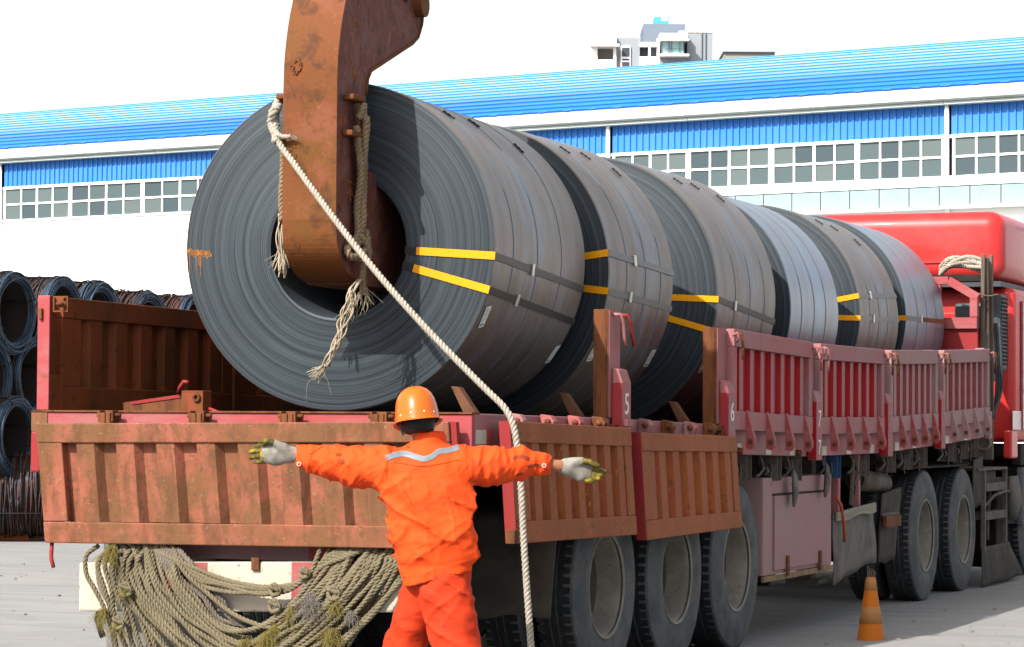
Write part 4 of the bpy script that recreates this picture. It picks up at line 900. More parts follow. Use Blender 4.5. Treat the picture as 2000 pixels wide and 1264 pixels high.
# ------------------------------------------------------------------ steel coils
def coil(label, X, Y, Z, R, L, yaw, r0, mb_, straps, labels, bands, front_tape=True, seals_top=True, grey=False, redhalf=False):
    """origin at the centre of the front face, local +y along the axis"""
    t = thing('steel_coil', label, 'steel coil', (X, Y, Z), yaw, 'steel coils loaded on the trailer')
    n = 160; w = .0
    body = MB().lathe([(0, r0), (-.004, r0+.012), (.0, r0+.03), (.0, R-.02), (.002, R-.006), (.010, R), (L-.010, R), (L-.002, R-.006), (L, R-.02), (L, r0+.03), (L, r0)], 'y', n, closed=True)
    me = body.mesh('coil_body', [mb_, m_face], True); m = 11
    for i in range(len(me.polygons)):
        seg = i//n; me.polygons[i].material_index = 1 if seg in (0, 1, 2, 3, 7, 8, 9, 10) else 0
    sharp_edges(me, 30)
    inst('coil_body', me, t)
    def cp(a, y, r): a = R_(a); return (r*math.cos(a), y, r*math.sin(a))
    # thin steel bands round the circumference, with their crimped seals near the crown
    for k, y in enumerate(bands):
        o = MB().lathe([(y-.007, R+.0005), (y-.007, R+.0025), (y+.007, R+.0025), (y+.007, R+.0005)], 'y', n, closed=True).build('steel_band', m_band, t)
        if seals_top:
            a = R_((58, 54, 47)[k % 3]+random.uniform(-3, 3)); q = MB(); M = Matrix.Rotation(-(a-math.pi/2), 3, 'Y')
            q.obox(((R+.006)*math.cos(a), y, (R+.006)*math.sin(a)), (.040, .006, .003), M)
            for w_ in (-.03, 0, .03): q.obox(((R+.009)*math.cos(a+w_/R), y, (R+.009)*math.sin(a+w_/R)), (.007, .010, .003), M)
            q.build('band_seal', m_chassis, o)
    for (a0, a1, seal, ymul) in straps:
        hw = 1.25/ (R/0.9)
        # across the end face
        f = MB(); w2 = .021
        def facebar(ra, rb_, aa, m_, nm, par, yy=-.006):
            c = MB(); ca, sa = math.cos(R_(aa)), math.sin(R_(aa)); d = Vector((ca, 0, sa)); e = Vector((-sa, 0, ca))
            vs = [d*ra-e*w2, d*rb_-e*w2, d*rb_+e*w2, d*ra+e*w2]
            c.add([v+Vector((0, yy, 0)) for v in vs]+[v+Vector((0, yy+.003, 0)) for v in vs], [(0, 1, 2, 3), (7, 6, 5, 4), (0, 4, 5, 1), (1, 5, 6, 2), (2, 6, 7, 3), (3, 7, 4, 0)])
            return c.build(nm, m_, par)
        st = facebar(r0-.004, r0+(.06 if front_tape else .02), a0, m_strap, 'eye_strap', t)
        facebar(r0+(.061 if front_tape else .021), R+.004, a0, m_yellow, 'yellow_strap_face', st)
        # along the outside
        N_ = 14; c = MB(); g_ = MB(); sy = seal
        for j in range(N_):
            ya, yb = -.004+(L+.008)*j/N_, -.004+(L+.008)*(j+1)/N_; aa = a0+(a1-a0)*j/N_; ab = a0+(a1-a0)*(j+1)/N_
            tgt = c if (ya+yb)/2 < sy or not grey else g_
            vs = []
            for (y_, a_) in ((ya, aa), (yb, ab)):
                for d_ in (-hw, hw):
                    for rr in (R+.003, R+.006): vs.append(cp(a_+d_, y_, rr))
            tgt.add(vs, [(0, 1, 5, 4), (2, 6, 7, 3), (1, 3, 7, 5), (0, 4, 6, 2)]+([(0, 2, 3, 1)] if j == 0 else [])+([(4, 5, 7, 6)] if j == N_-1 else []))
        c.build('strap_length', m_strap if not grey else m_strap_g, st)
        if g_.v: g_.build('strap_length', m_rust_dark if redhalf else m_strap_g, st)
        aa = R_(a0+(a1-a0)*sy/L); M = Matrix.Rotation(-(aa-math.pi/2), 3, 'Y')
        MB().obox(((R+.008)*math.cos(aa), sy, (R+.008)*math.sin(aa)), (.033, .017, .005), M).build('strap_seal', m_seal, st, bevel=.002)
        # inside the bore
        MB().obox(((r0-.004)*math.cos(R_(a0)), L/2, (r0-.004)*math.sin(R_(a0))), (.002, L/2, .02), Matrix.Rotation(-R_(a0), 3, 'Y')).build('strap_bore_length', m_strap, st)
    for (a, y, rot) in labels:
        aa = R_(a); M = Matrix.Rotation(-(aa-math.pi/2), 3, 'Y') @ Matrix.Rotation(R_(rot), 3, 'Z')
        p = Vector(((R+.0045)*math.cos(aa), y, (R+.0045)*math.sin(aa)))
        o = MB().obox(p, (.062, .038, .0008), M).build('paper_label', m_paper, t)
        pr = MB()
        up = M @ Vector((-1, 0, 0)) if True else None
        for k in range(9):
            u = -.048+.0118*k; wd = .027*random.uniform(.5, 1) if k else .03
            pr.obox(p + M @ Vector((-u*1.0, -.03+wd, .0011)), (.0045 if k == 0 else .0016, wd, .0004), M)
        pr.build('printed_lines', m_print, o)
    return t
# front coil hanging on the hook
c1 = coil('nearest steel coil, hanging on the rusty hook, its whole end in view', .096, .852, 2.408, .89, 1.785, .077, .39, m_body_brown,
     [(-4.0, -10.0, .70, 1), (-15.8, -23.0, .53, 1)], [(-25.3, .088, 8), (-37.3, 1.72, 8)], [.34, .80, 1.28])
# spray stain on the left rim of that face
sm = MB()
for k in range(64):
    x = -.888+.15*(k/64)+random.gauss(0, .003); z = -.018+random.gauss(0, .006)-.02*(k/64)
    if x*x+z*z > .887**2: continue
    L_ = random.uniform(.010, .034); sm.box(x, x+random.uniform(.002, .0045), -.0012, -.0005, z-L_/2, z+L_/2)
for k in range(7):
    x = -.872+random.choice((0, .012, .045, .055, .06, .068))+random.gauss(0, .003); L_ = random.uniform(.05, .15); sm.box(x, x+.002, -.0011, -.0006, -.03-L_, -.03)
sm.build('spray_stain', m_spray, c1)
coil('second steel coil from the rear, just behind the hanging coil', 0, 2.90, 2.363, .926, 1.227, 0, .39, m_body_brown,
     [(7.3, 3.5, .47, 1), (-7.0, -10.5, .40, 1)], [(-30.7, .075, 6), (-31.5, 1.16, 6)], [.33, .68, .98], grey=True)
coil('third steel coil from the rear, right of the post marked 5', 0, 5.048, 2.341, .942, 1.383, 0, .39, m_body_brown,
     [(-2.8, -9.0, .38, 1), (-16.0, -20, .40, 1)], [(-30.5, .085, 6)], [.40, .75, 1.1])
coil('fourth steel coil from the rear, bluish and without yellow straps', 0, 6.937, 2.309, .913, 1.362, 0, .39, m_body_blue, [], [], [.30, .65, .98], seals_top=False)
coil('fifth steel coil from the rear, brownish, with two short yellow straps and bright seals', 0, 8.994, 2.340, .907, 1.303, 0, .39, m_body_brown,
     [(9.9, 13.5, .38, 1), (-1.5, .5, .42, 1)], [], [.33, .63, .93], grey=True)
coil('farthest steel coil, bluish, next to the headboard and the red cab', 0, 10.613, 2.382, .898, 1.490, 0, .39, m_body_blue,
     [(-.3, 1.0, .55, 1)], [], [.42, .78, 1.15], seals_top=False, grey=True, redhalf=True)
# wedges on the deck against the coils
m_strut = MAT('brown_steel_strut', (.15, .07, .04), .8, layers=[(12, .45, .62, (.08, .04, .025))])
for i, (y, sx) in enumerate([(.35, 1), (1.92, 1), (3.88, 1)]):
    z = zb(y)-.003
    w_ = MB().prism([(0, 0), (.07, 0), (-.03*sx, .14), (-.075*sx, .145)] if sx > 0 else [(0, 0), (.03, .145), (.075, .14), (-.07, 0)], 'y', -.03, .03).build('timber_chock', m_strut, None, bevel=.004)
    w_.location = (1.06*sx, y, z)
    tag(w_, ['rusty strut leaning at the deck edge right of the orange helmet', 'middle rusty strut, leaning left of the post marked 5', 'rightmost rusty strut, leaning left of the post marked 6'][i], 'strut', 'rusty struts along the deck edge')
# loose post lying on the deck
lp = thing('loose_side_post', 'detached red side post lying on the deck inside the rusty left gate', 'post', (-.75, .55, 1.50))
MB().prism([(-.05, .0), (.05, .0), (.05, .09), (.04, .09), (.04, .01), (-.04, .01), (-.04, .09), (-.05, .09)], 'x', -.26, .12).build('channel', m_rust_edge, lp, bevel=.003).rotation_euler = (0, -.13, 0)
MB().box(-.20, .10, -.056, -.0505, .072, .088).build('red_lip', m_rose_bright, lp).rotation_euler = (0, -.13, 0)
o = MB().box(.13, .26, -.12, -.112, .012, .112).box(.13, .26, -.12, -.02, .113, .121).box(.252, .26, -.111, -.02, .012, .112).build('end_bracket', m_rust_dark, lp, bevel=.003)
MB().lathe([(-.135, .012), (-.135, .022), (-.121, .022), (-.121, .012)], 'y', 14, (.225, 0, .085), closed=True).build('bracket_ring', m_rust_edge, o)
MB().tube([(.08, -.06, .11), (.10, -.08, .14), (.13, -.09, .17), (.155, -.09, .165)], .011, 8).build('bent_pin', m_rose_bright, lp, True)
MB().tube([(.25, -.06, .03), (.30, -.09, .02), (.36, -.10, .0)], .009, 7).build('bent_pin', m_rose_bright, lp, True)

# ------------------------------------------------------------------ C hook
HY = .077
hk = thing('lifting_hook', 'huge rust orange C shaped coil hook holding the nearest coil', 'hook', (.096, .852, 2.408), HY)
# local coordinates: x across, y along the coil axis, z up; origin at the centre of the coil's near face
yf = -.60
out = [(yf+.62, 1.95), (yf+.40, 1.70), (yf+.20, 1.40), (yf+.10, 1.22), (yf+.045, 1.08), (yf+.01, .93), (yf, .78), (yf, .10), (yf+.015, 0.0), (yf+.05, -.07), (yf+.12, -.135), (yf+.22, -.18), (yf+.36, -.21), (yf+.55, -.222), (yf+1.9, -.215), (yf+2.0, -.10), (yf+2.0, .20), (yf+1.9, .375), (yf+.60, .385), (yf+.50, .41), (yf+.445, .47), (yf+.43, .55), (yf+.43, .80), (yf+.455, .885), (yf+.50, .93), (yf+1.17, 1.165), (yf+1.27, 1.215), (yf+1.335, 1.30), (yf+1.36, 1.42), (yf+1.36, 1.95)]
def smooth(seg, n=5):
    return [(p.x, p.y) for p in catmull([Vector((a, b, 0)) for a, b in seg], .02)]
out = smooth(out[0:7])+smooth(out[7:16])+[out[16]]+[out[17]]+smooth(out[18:22])+[out[22]]+smooth(out[23:26])+smooth(out[26:30]) if False else smooth(out[0:7])+smooth(out[7:15])+out[15:17]+smooth(out[17:22])+smooth(out[22:25])+smooth(out[25:29])+[out[29]]
hx0, hx1 = -.085, .215
HK = MB(); n = len(out)
HK.prism(out, 'x', hx0, hx1)
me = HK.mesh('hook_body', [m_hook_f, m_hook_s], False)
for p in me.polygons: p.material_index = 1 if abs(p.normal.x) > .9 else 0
ho = inst('hook_body', me, hk); b = ho.modifiers.new('bevel', 'BEVEL'); b.width = .008; b.segments = 2; b.limit_method = 'ANGLE'; b.angle_limit = R_(50)
# welded edge bead, pin hole, pin, pegs, cast lumps, chalk marks
bead = [(hx1+.002, yf+a, b) for a, b in ((.43, .80), (.455, .885), (.50, .93), (1.17, 1.165), (1.27, 1.215), (1.335, 1.30), (1.36, 1.42))]
MB().tube(bead, .010, 7).build('weld_bead', m_hook_f, ho, True)
MB().tube([(hx1+.001, yf+1.05, 1.43), (hx1+.003, yf+1.05, 1.43)], .052, 24).build('pin_hole', m_chassis, ho)
MB().tube([(hx1-.02, yf+1.255, 1.40), (hx1+.05, yf+1.255, 1.40)], .075, 28).build('pin_end', m_hook_f, ho, auto=True)
for (y, z) in ((yf+.18, .745), (yf+.16, .555)):
    MB().box(hx1+.001, hx1+.060, y-.09, y+.10, z-.014, z+.016).build('rope_peg', m_hook_f, ho, bevel=.008)
MB().box(hx0-.055, hx0-.001, yf+.03, yf+.22, .735, .765).build('rope_peg', m_hook_f, ho, bevel=.008)
def lump(x, z, w, h, seed):
    rd = random.Random(seed); c = MB()
    for k in range(14):
        q = rd.uniform(0, 6.28); p = [(x+math.cos(q+.5*j)*w*rd.uniform(.3, 1), yf-.001, z+math.sin(q+.5*j)*h*rd.uniform(.4, 1)) for j in range(3)]
        c.tube(p, .0035, 4)
    c.build('cast_mark', m_hook_f, ho)
lump(-.015, .90, .035, .05, 1); lump(-.022, .455, .028, .045, 5)
def scribble(y, z, w, h, n_, seed):
    rd = random.Random(seed); c = MB()
    for k in range(n_):
        a = Vector((hx1+.0012, y+rd.uniform(-w, w), z+rd.uniform(-h, h))); d = Vector((0, rd.uniform(-.06, .06), rd.choice((-1, 1))*rd.uniform(.02, .06))) if rd.random() < .6 else Vector((0, rd.uniform(.04, .10), rd.uniform(-.01, .01)))
        c.tube([a, a+d], .0022, 4)
    c.build('chalk_mark', m_chalk, ho)
scribble(yf+.22, .90, .05, .05, 9, 3); scribble(yf+.24, 1.14, .06, .05, 9, 4); scribble(yf+.26, 1.36, .05, .05, 9, 6); scribble(yf+.2, .28, .06, .04, 7, 9)
# hook suspension shackle above the picture
MB().tube([(hx0-.05, yf+.90, 1.98), (hx1+.05, yf+.90, 1.98)], .07, 16).build('suspension_pin', m_hook_s, hk, True)

# ------------------------------------------------------------------ ropes on the hook
HM = Matrix.Translation((.096, .852, 2.408)) @ Matrix.Rotation(HY, 4, 'Z')
def H(x, y, z): return HM @ Vector((x, y, z))
# old braid on the right side
rp = MB()
xr, yr = hx1+.045, yf+.22
rope(rp, [H(xr, yr-.02, .64), H(xr+.02, yr, .705), H(xr+.0, yr+.05, .70), H(xr, yr+.07, .60), H(xr+.0, yr+.07, .4), H(xr, yr+.06, .2), H(xr-.0, yr+.04, .05), H(xr-.01, yr+.03, -.02)], .022, .075)
rope(rp, [H(xr, yr+.0, .66), H(xr+.03, yr+.015, .64), H(xr+.02, yr+.02, .5), H(xr, yr+.03, .3), H(xr+.015, yr+.02, .12), H(xr, yr+.0, .02)], .024, .08)
rope(rp, [H(xr-.01, yr-.02, .60), H(xr+.0, yr-.02, .5), H(xr+.01, yr-.0, .35), H(xr-.01, yr+.0, .18), H(xr+.0, yr-.01, .04), H(xr-.02, yr-.05, -.02), H(xr-.02, yr-.12, -.05), H(xr, yr-.10, -.09), H(xr+.02, yr-.01, -.07), H(xr+.03, yr+.05, -.01), H(xr+.02, yr+.04, .06)], .022, .075)
rope(rp, [H(xr+.01, yr-.01, .03), H(xr+.04, yr+.03, -.03), H(xr+.03, yr+.05, -.09), H(xr+.0, yr+.0, -.09), H(xr-.01, yr-.03, -.04), H(xr+.01, yr+.0, .0)], .022, .07)
rope(rp, [H(xr+.01, yr+.03, -.06), H(xr+.01, yr+.04, -.14), H(xr+.005, yr+.05, -.22), H(xr+.01, yr+.06, -.28)], .020, .07)
rpo = rp.build('old_rope', m_rope_tan, None, True); tag(rpo, 'old tan rope knotted down the right side of the hook, long frayed tail', 'rope')
fr = MB(); fray(fr, H(xr+.01, yr+.06, -.24), (0, 0, -1), .16, 26, .03, .0018, 2)
for k in range(9):
    rd = random.Random(k); pts = [H(xr+.0+rd.gauss(0, .006), yr+.02+rd.gauss(0, .006), -.2)]
    for q in range(1, 9):
        t_ = q/8; pts.append(H(xr-.01-.15*t_**1.6+.02*math.sin(q*1.1+k)+rd.gauss(0, .008)*(1-abs(2*t_-1))*2, yr-.05+rd.gauss(0, .012), -.2-.46*t_))
    fr.tube(catmull(pts, .02), .0042, 5)
fray(fr, H(xr-.165, yr-.05, -.655), (-.5, 0, -.4), .10, 40, .016, .0017, 5); fray(fr, H(xr-.175, yr-.05, -.66), (-.35, 0, -1), .22, 3, .006, .0008, 15)
fray(fr, H(xr-.03, yr+.0, -.32), (-.25, 0, -1), .18, 12, .02, .0014, 7)
fr.build('frayed_tail', m_fray_tan, rpo, True)
# left side: white splice, tan hank with frayed end
xl, yl = hx0-.028, yf+.10
rl = MB()
for k in range(3):
    rope(rl, [H(xl-.004, yl+.03*k-.02, .55), H(xl+.00, yl+.025*k-.02, .40), H(xl-.008, yl+.02*k-.02, .22), H(xl-.0, yl+.02*k-.02, .10)], .020, .07)
rlo = rl.build('old_rope', m_rope_tan, None, True); tag(rlo, 'old tan rope hanging down the left side of the hook with a short frayed end', 'rope')
fr = MB(); 
for k in range(14):
    rd = random.Random(50+k); fr.tube(catmull([H(xl+rd.gauss(0, .012), yl+rd.gauss(0, .02), .14), H(xl+rd.gauss(-.005, .015), yl+rd.gauss(0, .02), 0), H(xl+rd.gauss(-.01, .022), yl+rd.gauss(0, .02), -.14-rd.random()*.06)], .02), .0045, 5)
fray(fr, H(xl-.005, yl, -.04), (0, 0, -1), .13, 30, .016, .0014, 21)
fr.build('frayed_tail', m_fray_tan, rlo, True)
# the white hand rope: splice on the left peg, across the coil, over the corner of the deck and down
wr = MB()
top = H(xl-.03, yf+.05, .76)
rope(wr, [H(xl-.0, yf+.12, .765), H(xl-.035, yf+.08, .72), H(xl-.03, yf+.03, .64), H(xl-.01, yf-.0, .57), H(xl+.0, yf-.03, .50)], .026, .08)
rope(wr, [H(xl-.0, yf+.02, .70), H(xl-.02, yf-.02, .66), H(xl-.035, yf+.0, .60), H(xl-.0, yf-.02, .545), H(xl+.03, yf-.02, .52)], .026, .08)
rope(wr, [H(xl-.025, yf+.05, .55), H(xl+.02, yf-.04, .545), H(xl+.04, yf-.04, .53), H(xl+.085, yf-.03, .53)], .014, .06)
wp = [H(xl-.015, yf-.01, .60), H(xl+.02, yf-.03, .50)]
A = wp[-1]; B_ = Vector((1.358, .12, 1.538))
for k in range(1, 14):
    t_ = k/14; p = A.lerp(B_, t_); p.z -= .05*math.sin(math.pi*t_); p.y -= .06*math.sin(math.pi*t_); wp.append(p)
wp += [B_] + [Vector(q) for q in ((1.402, .12, 1.465), (1.424, .12, 1.378), (1.436, .12, 1.29), (1.453, .12, 1.12), (1.466, .12, .9), (1.489, .11, .65), (1.517, .10, .36), (1.54, .08, .12), (1.57, .02, .026), (1.70, -.15, .022), (2.0, -.3, .022))]
rope(wr, wp, .0182, .070, sides=7)
wro = wr.build('hand_rope', m_rope, None, True); tag(wro, 'white laid rope running from the hook across the coil and down past the deck corner', 'rope')
fr = MB(); fray(fr, H(xl+.085, yf-.03, .53), (1, 0, -.2), .05, 16, .012, .001, 31); fray(fr, wp[10], (.3, -.3, .6), .03, 10, .008, .0009, 32)
fr.build('loose_fibres', m_rope, wro, True)

# ------------------------------------------------------------------ rope bundle hanging at the rear
def RP(px, py, d=0.0): return Vector((-.956+(px-155)*.002912, -.045+d*.9, .715-(py-1100)*.00266+.00007*(px-155)))
bun = thing('rope_bundle', 'tangled khaki ropes draped in loops under the tailgate', 'rope bundle', (-.4, -.04, .3))
def bstrand(ctrl, r=.0145, m=None, name='rope_strand'):
    c = MB(); c.xf = lambda p: (p[0]+.4, p[1]+.04, p[2]-.3)
    rope(c, ctrl, r, .072, 3, 5); return c.build(name, m or m_rope_olive, bun, True, fix=False)
rd = random.Random(12)
for k in range(27):
    u = (k+.5)/27; a = rd.random()
    deep = u                                        # 0 inner (short) loops, 1 outer (long) loops
    xl_ = 340-122*deep+rd.gauss(0, 13); xr_ = 655+130*deep+rd.gauss(0, 16)
    yl_ = 1062+rd.uniform(-4, 18)+18*deep; yr_ = 1066+rd.uniform(-4, 14)+30*deep*(rd.random()*.5+.5)
    yb_ = 1222+120*deep+rd.gauss(0, 14); xb = 492+rd.gauss(0, 34)
    P = []; N_ = 9; w1 = rd.gauss(0, 8); ph = rd.uniform(0, 6.28); d0 = -.02*rd.random()-.03*(1-abs(u-.5)); dd = rd.uniform(-.02, .045)
    for j in range(N_+1):
        t = j/N_
        if t < .5:
            q = t/.5; x = xl_+(xb-xl_)*(q**1.15); y = yl_+(yb_-yl_)*(1-(1-q)**1.55)
        else:
            q = (t-.5)/.5; x = xb+(xr_-xb)*(1-(1-q)**1.12); y = yb_+(yr_-yb_)*(q**1.45)
        P.append(RP(x+w1*math.sin(ph+5*t)+rd.gauss(0, 2.6), y+rd.gauss(0, 3), d0+dd*math.sin(math.pi*t)+rd.gauss(0, .006)))
    P[0].y += .07; P[-1].y += .07; P[0].z += .05; P[-1].z += .03
    bstrand(P, rd.uniform(.0125, .0155))
for k in range(6):                                   # upper slack loops across the bumper
    P = [RP(285+8*k, 1066, .05), RP(330+6*k, 1085+3*k), RP(395, 1112+5*k+rd.gauss(0, 3), -.02), RP(455, 1134+4*k+rd.gauss(0, 3), -.03), RP(520, 1145+2.5*k+rd.gauss(0, 3), -.03), RP(575, 1143+rd.gauss(0, 4), -.03), RP(610+5*k, 1128-4*k, -.02), RP(650+8*k, 1085, .0), RP(680+8*k, 1070, .06)]
    bstrand(P, .0138)
for k in range(12):                                  # grey hank inside the left loop
    P = [RP(310+4*k, 1072+rd.gauss(0, 3), .02), RP(320+6*k+rd.gauss(0, 5), 1100, -.01), RP(345+6*k+rd.gauss(0, 6), 1135, .0), RP(375+6*k+rd.gauss(0, 8), 1170, .01), RP(400+5*k+rd.gauss(0, 8), 1205, .02), RP(415+8*k, 1222+rd.gauss(0, 5), .03)]
    bstrand(P, .0125, m_rope_grey)
for k in range(9):                                  # right hand falls
    x0 = 712+8*k; P = [RP(x0, 1078+k*1.6, .04), RP(x0+2+rd.gauss(0, 3), 1105+rd.gauss(0, 3), .0), RP(x0-16-1.5*k+rd.gauss(0, 4), 1150, .02), RP(x0-48-2*k+rd.gauss(0, 5), 1200, .04), RP(x0-88-2*k+rd.gauss(0, 6), 1255, .06), RP(x0-120, 1300, .08)]
    bstrand(P, .0135)
for k in range(6):                                   # left falls, near the edge
    x0 = 205+15*k; P = [RP(x0+8, 1066, .05), RP(x0-6+rd.gauss(0, 3), 1100, -.02), RP(x0+4+rd.gauss(0, 4), 1150, -.02), RP(x0+14+rd.gauss(0, 4), 1200, .0), RP(x0+30+rd.gauss(0, 5), 1260, .01), RP(x0+55, 1310, .03)]
    bstrand(P, .014)
bstrand([RP(190, 1066, .03), RP(172, 1085, -.01), RP(176, 1120, -.03), RP(195, 1150, -.04), RP(212, 1185, -.03), RP(232, 1240, -.02), RP(240, 1300, 0)], .0135)
for k, (x, y, s_) in enumerate([(262, 1150, 1), (556, 1150, .8), (555, 1180, .9), (668, 1155, 1), (612, 1118, .7), (248, 1215, .9)]):     # knots
    for q in range(3):
        a = q*1.3
        bstrand([RP(x-10*s_, y-8, -.05), RP(x+9*s_*math.cos(a), y-10*s_*math.sin(a)-3, -.075), RP(x+11*s_, y+5*s_, -.06), RP(x-3, y+12*s_, -.07), RP(x-11*s_, y+1, -.06), RP(x+2, y-9*s_, -.05)], .013, None, 'rope_knot')
for k, (x, y, n, L_, m_, sp_) in enumerate([(232, 1068, 90, .16, m_fray_olive, .05), (262, 1145, 110, .09, m_fray_olive, .035), (215, 1190, 90, .13, m_fray_olive, .035), (245, 1215, 80, .12, m_fray_olive, .035),
                                         (625, 1160, 190, .17, m_fray_grey, .06), (672, 1165, 100, .16, m_fray_olive, .03), (540, 1235, 120, .15, m_fray_olive, .05), (555, 1215, 80, .22, m_fray_olive, .02),
                                         (660, 1225, 150, .14, m_fray_olive, .07), (500, 1245, 90, .1, m_fray_olive, .06), (700, 1190, 60, .1, m_fray_grey, .03), (585, 1180, 30, .24, m_fray_olive, .008)]):
    c = MB(); c.xf = lambda p: (p[0]+.4, p[1]+.04, p[2]-.3)
    fray(c, RP(x, y, -.05), (rd.uniform(-.3, .1), -.1, -1), L_*1.0, int(n*1.1), sp_*.8, .0010, 100+k, .035); c.build('frayed_tuft', m_, bun, False, fix=False)

# ------------------------------------------------------------------ implicit surfaces for the worker
def surfnet(f, lo, hi, h):
    lo = np.array(lo, float); n = np.ceil((np.array(hi)-lo)/h).astype(int)+1
    ax = [lo[i]+h*np.arange(n[i]) for i in range(3)]
    G = np.stack(np.meshgrid(*ax, indexing='ij'), -1); V = f(G.reshape(-1, 3)).reshape(n)
    ins = V < 0
    acc = np.zeros((*(n-1), 3)); cnt = np.zeros(n-1)
    for d in range(3):
        sl0 = [slice(None)]*3; sl1 = [slice(None)]*3; sl0[d] = slice(0, -1); sl1[d] = slice(1, None)
        a, b = V[tuple(sl0)], V[tuple(sl1)]; cr = (a < 0) != (b < 0)
        t = np.where(cr, a/(a-b+1e-12), 0); P = G[tuple(sl0)].copy(); P[..., d] += t*h
        o = [i for i in range(3) if i != d]
        for i in (0, 1):
            for j in (0, 1):
                s_ = [slice(None)]*3; tgt = [slice(None)]*3
                s_[o[0]] = slice(0, n[o[0]]-1) if i == 0 else slice(1, n[o[0]]); s_[o[1]] = slice(0, n[o[1]]-1) if j == 0 else slice(1, n[o[1]])
                acc += np.where(cr[tuple(s_)][..., None], P[tuple(s_)], 0); cnt += cr[tuple(s_)]
    m = cnt > 0; idx = -np.ones(m.shape, int); idx[m] = np.arange(m.sum()); verts = acc[m]/cnt[m][:, None]; faces = []
    for d in range(3):
        o = [i for i in range(3) if i != d]
        sl0 = [slice(1, -1)]*3; sl1 = [slice(1, -1)]*3; sl0[d] = slice(0, -1); sl1[d] = slice(1, None)
        a, b = ins[tuple(sl0)], ins[tuple(sl1)]; w = np.argwhere(a != b)
        if not len(w): continue
        sgn = a[tuple(w.T)]; base = w.copy(); base[:, o[0]] += 1; base[:, o[1]] += 1
        q = []
        for (i, j) in ((0, 0), (-1, 0), (-1, -1), (0, -1)):
            c = base.copy(); c[:, o[0]] += i; c[:, o[1]] += j; q.append(idx[tuple(c.T)])
        q = np.stack(q, 1); flip = sgn if d != 1 else ~sgn
        q[~flip] = q[~flip][:, ::-1]; faces.append(q)
    return verts, np.concatenate(faces)
def caps(p, a, b, ra, rb, sy=1.0):
    a, b = np.array(a, float), np.array(b, float); q = p.copy(); sc = np.array([1, sy, 1])
    q = q*sc; a2, b2 = a*sc, b*sc; ab = b2-a2; t = np.clip(((q-a2) @ ab)/(ab @ ab+1e-12), 0, 1)
    return (np.linalg.norm(q-a2-t[:, None]*ab, axis=1)-(ra+(rb-ra)*t))/max(1, sy)
def smin(a, b, k): h = np.clip(.5+.5*(b-a)/k, 0, 1); return b+(a-b)*h-k*h*(1-h)
def wav(p, dirs): return sum(A*np.sin(p @ np.array(d)+ph+.8*np.sin(p @ np.array([d[1], d[2], d[0]])*.6+ph*2)) for d, ph, A in dirs)
_LAT = rng.random((32, 32, 32))
def vn(p):
    i = np.floor(p).astype(int); f = p-i; f = f*f*(3-2*f); i = i % 32; j = (i+1) % 32; o = 0
    for a in (0, 1):
        for b in (0, 1):
            for c in (0, 1):
                w = (f[:, 0] if a else 1-f[:, 0])*(f[:, 1] if b else 1-f[:, 1])*(f[:, 2] if c else 1-f[:, 2])
                o = o+w*_LAT[j[:, 0] if a else i[:, 0], j[:, 1] if b else i[:, 1], j[:, 2] if c else i[:, 2]]
    return o
def fold(p, ang, across, along, seed, pw=2.5):
    """cloth folds running at an angle in the x-z plane, ending where they please"""
    c, s_ = math.cos(ang), math.sin(ang); w = p+.035*np.stack([vn(p*9+seed), vn(p*9+seed+7), vn(p*9+seed+13)], 1)
    u = w[:, 0]*c+w[:, 2]*s_; v = -w[:, 0]*s_+w[:, 2]*c
    n = vn(np.stack([u*along+seed, p[:, 1]*7+seed*2, v*across+seed*3], 1))
    return (1-np.abs(2*n-1))**pw
def ridge(x): return (1-np.abs(np.sin(x)))**2.2
def mesh_obj(name, V, F, mat, par, smooth_it=1):
    me = bpy.data.meshes.new(name); me.vertices.add(len(V)); me.vertices.foreach_set('co', V.ravel())
    me.loops.add(F.size); me.loops.foreach_set('vertex_index', F.ravel().astype(np.int32))
    me.polygons.add(len(F)); me.polygons.foreach_set('loop_start', np.arange(0, F.size, 4, dtype=np.int32)); me.polygons.foreach_set('loop_total', np.full(len(F), 4, np.int32))
    me.update(calc_edges=True); me.materials.append(mat); me.polygons.foreach_set('use_smooth', [True]*len(F))
    o = bpy.data.objects.new(name, me); COL.objects.link(o); o.parent = par
    if smooth_it: s_ = o.modifiers.new('smooth', 'SMOOTH'); s_.iterations = smooth_it; s_.factor = .5
    return o
def make(name, f, lo, hi, h, mat, par, sm_=1): V, F = surfnet(f, lo, hi, h); return mesh_obj(name, V, F, mat, par, sm_)

WP = camspace(850, 826, 12.9); WP.z = .0652; WS = 401.5/420.2
wk = thing('person', 'worker seen from behind in orange suit and helmet, arms stretched wide', 'person', WP, YAW); wk.scale = (WS, WS, WS)
def Q(px, py, v=0.0): return np.array([(px-850)/401.5, v, 1.466+(826-py)/401.5])
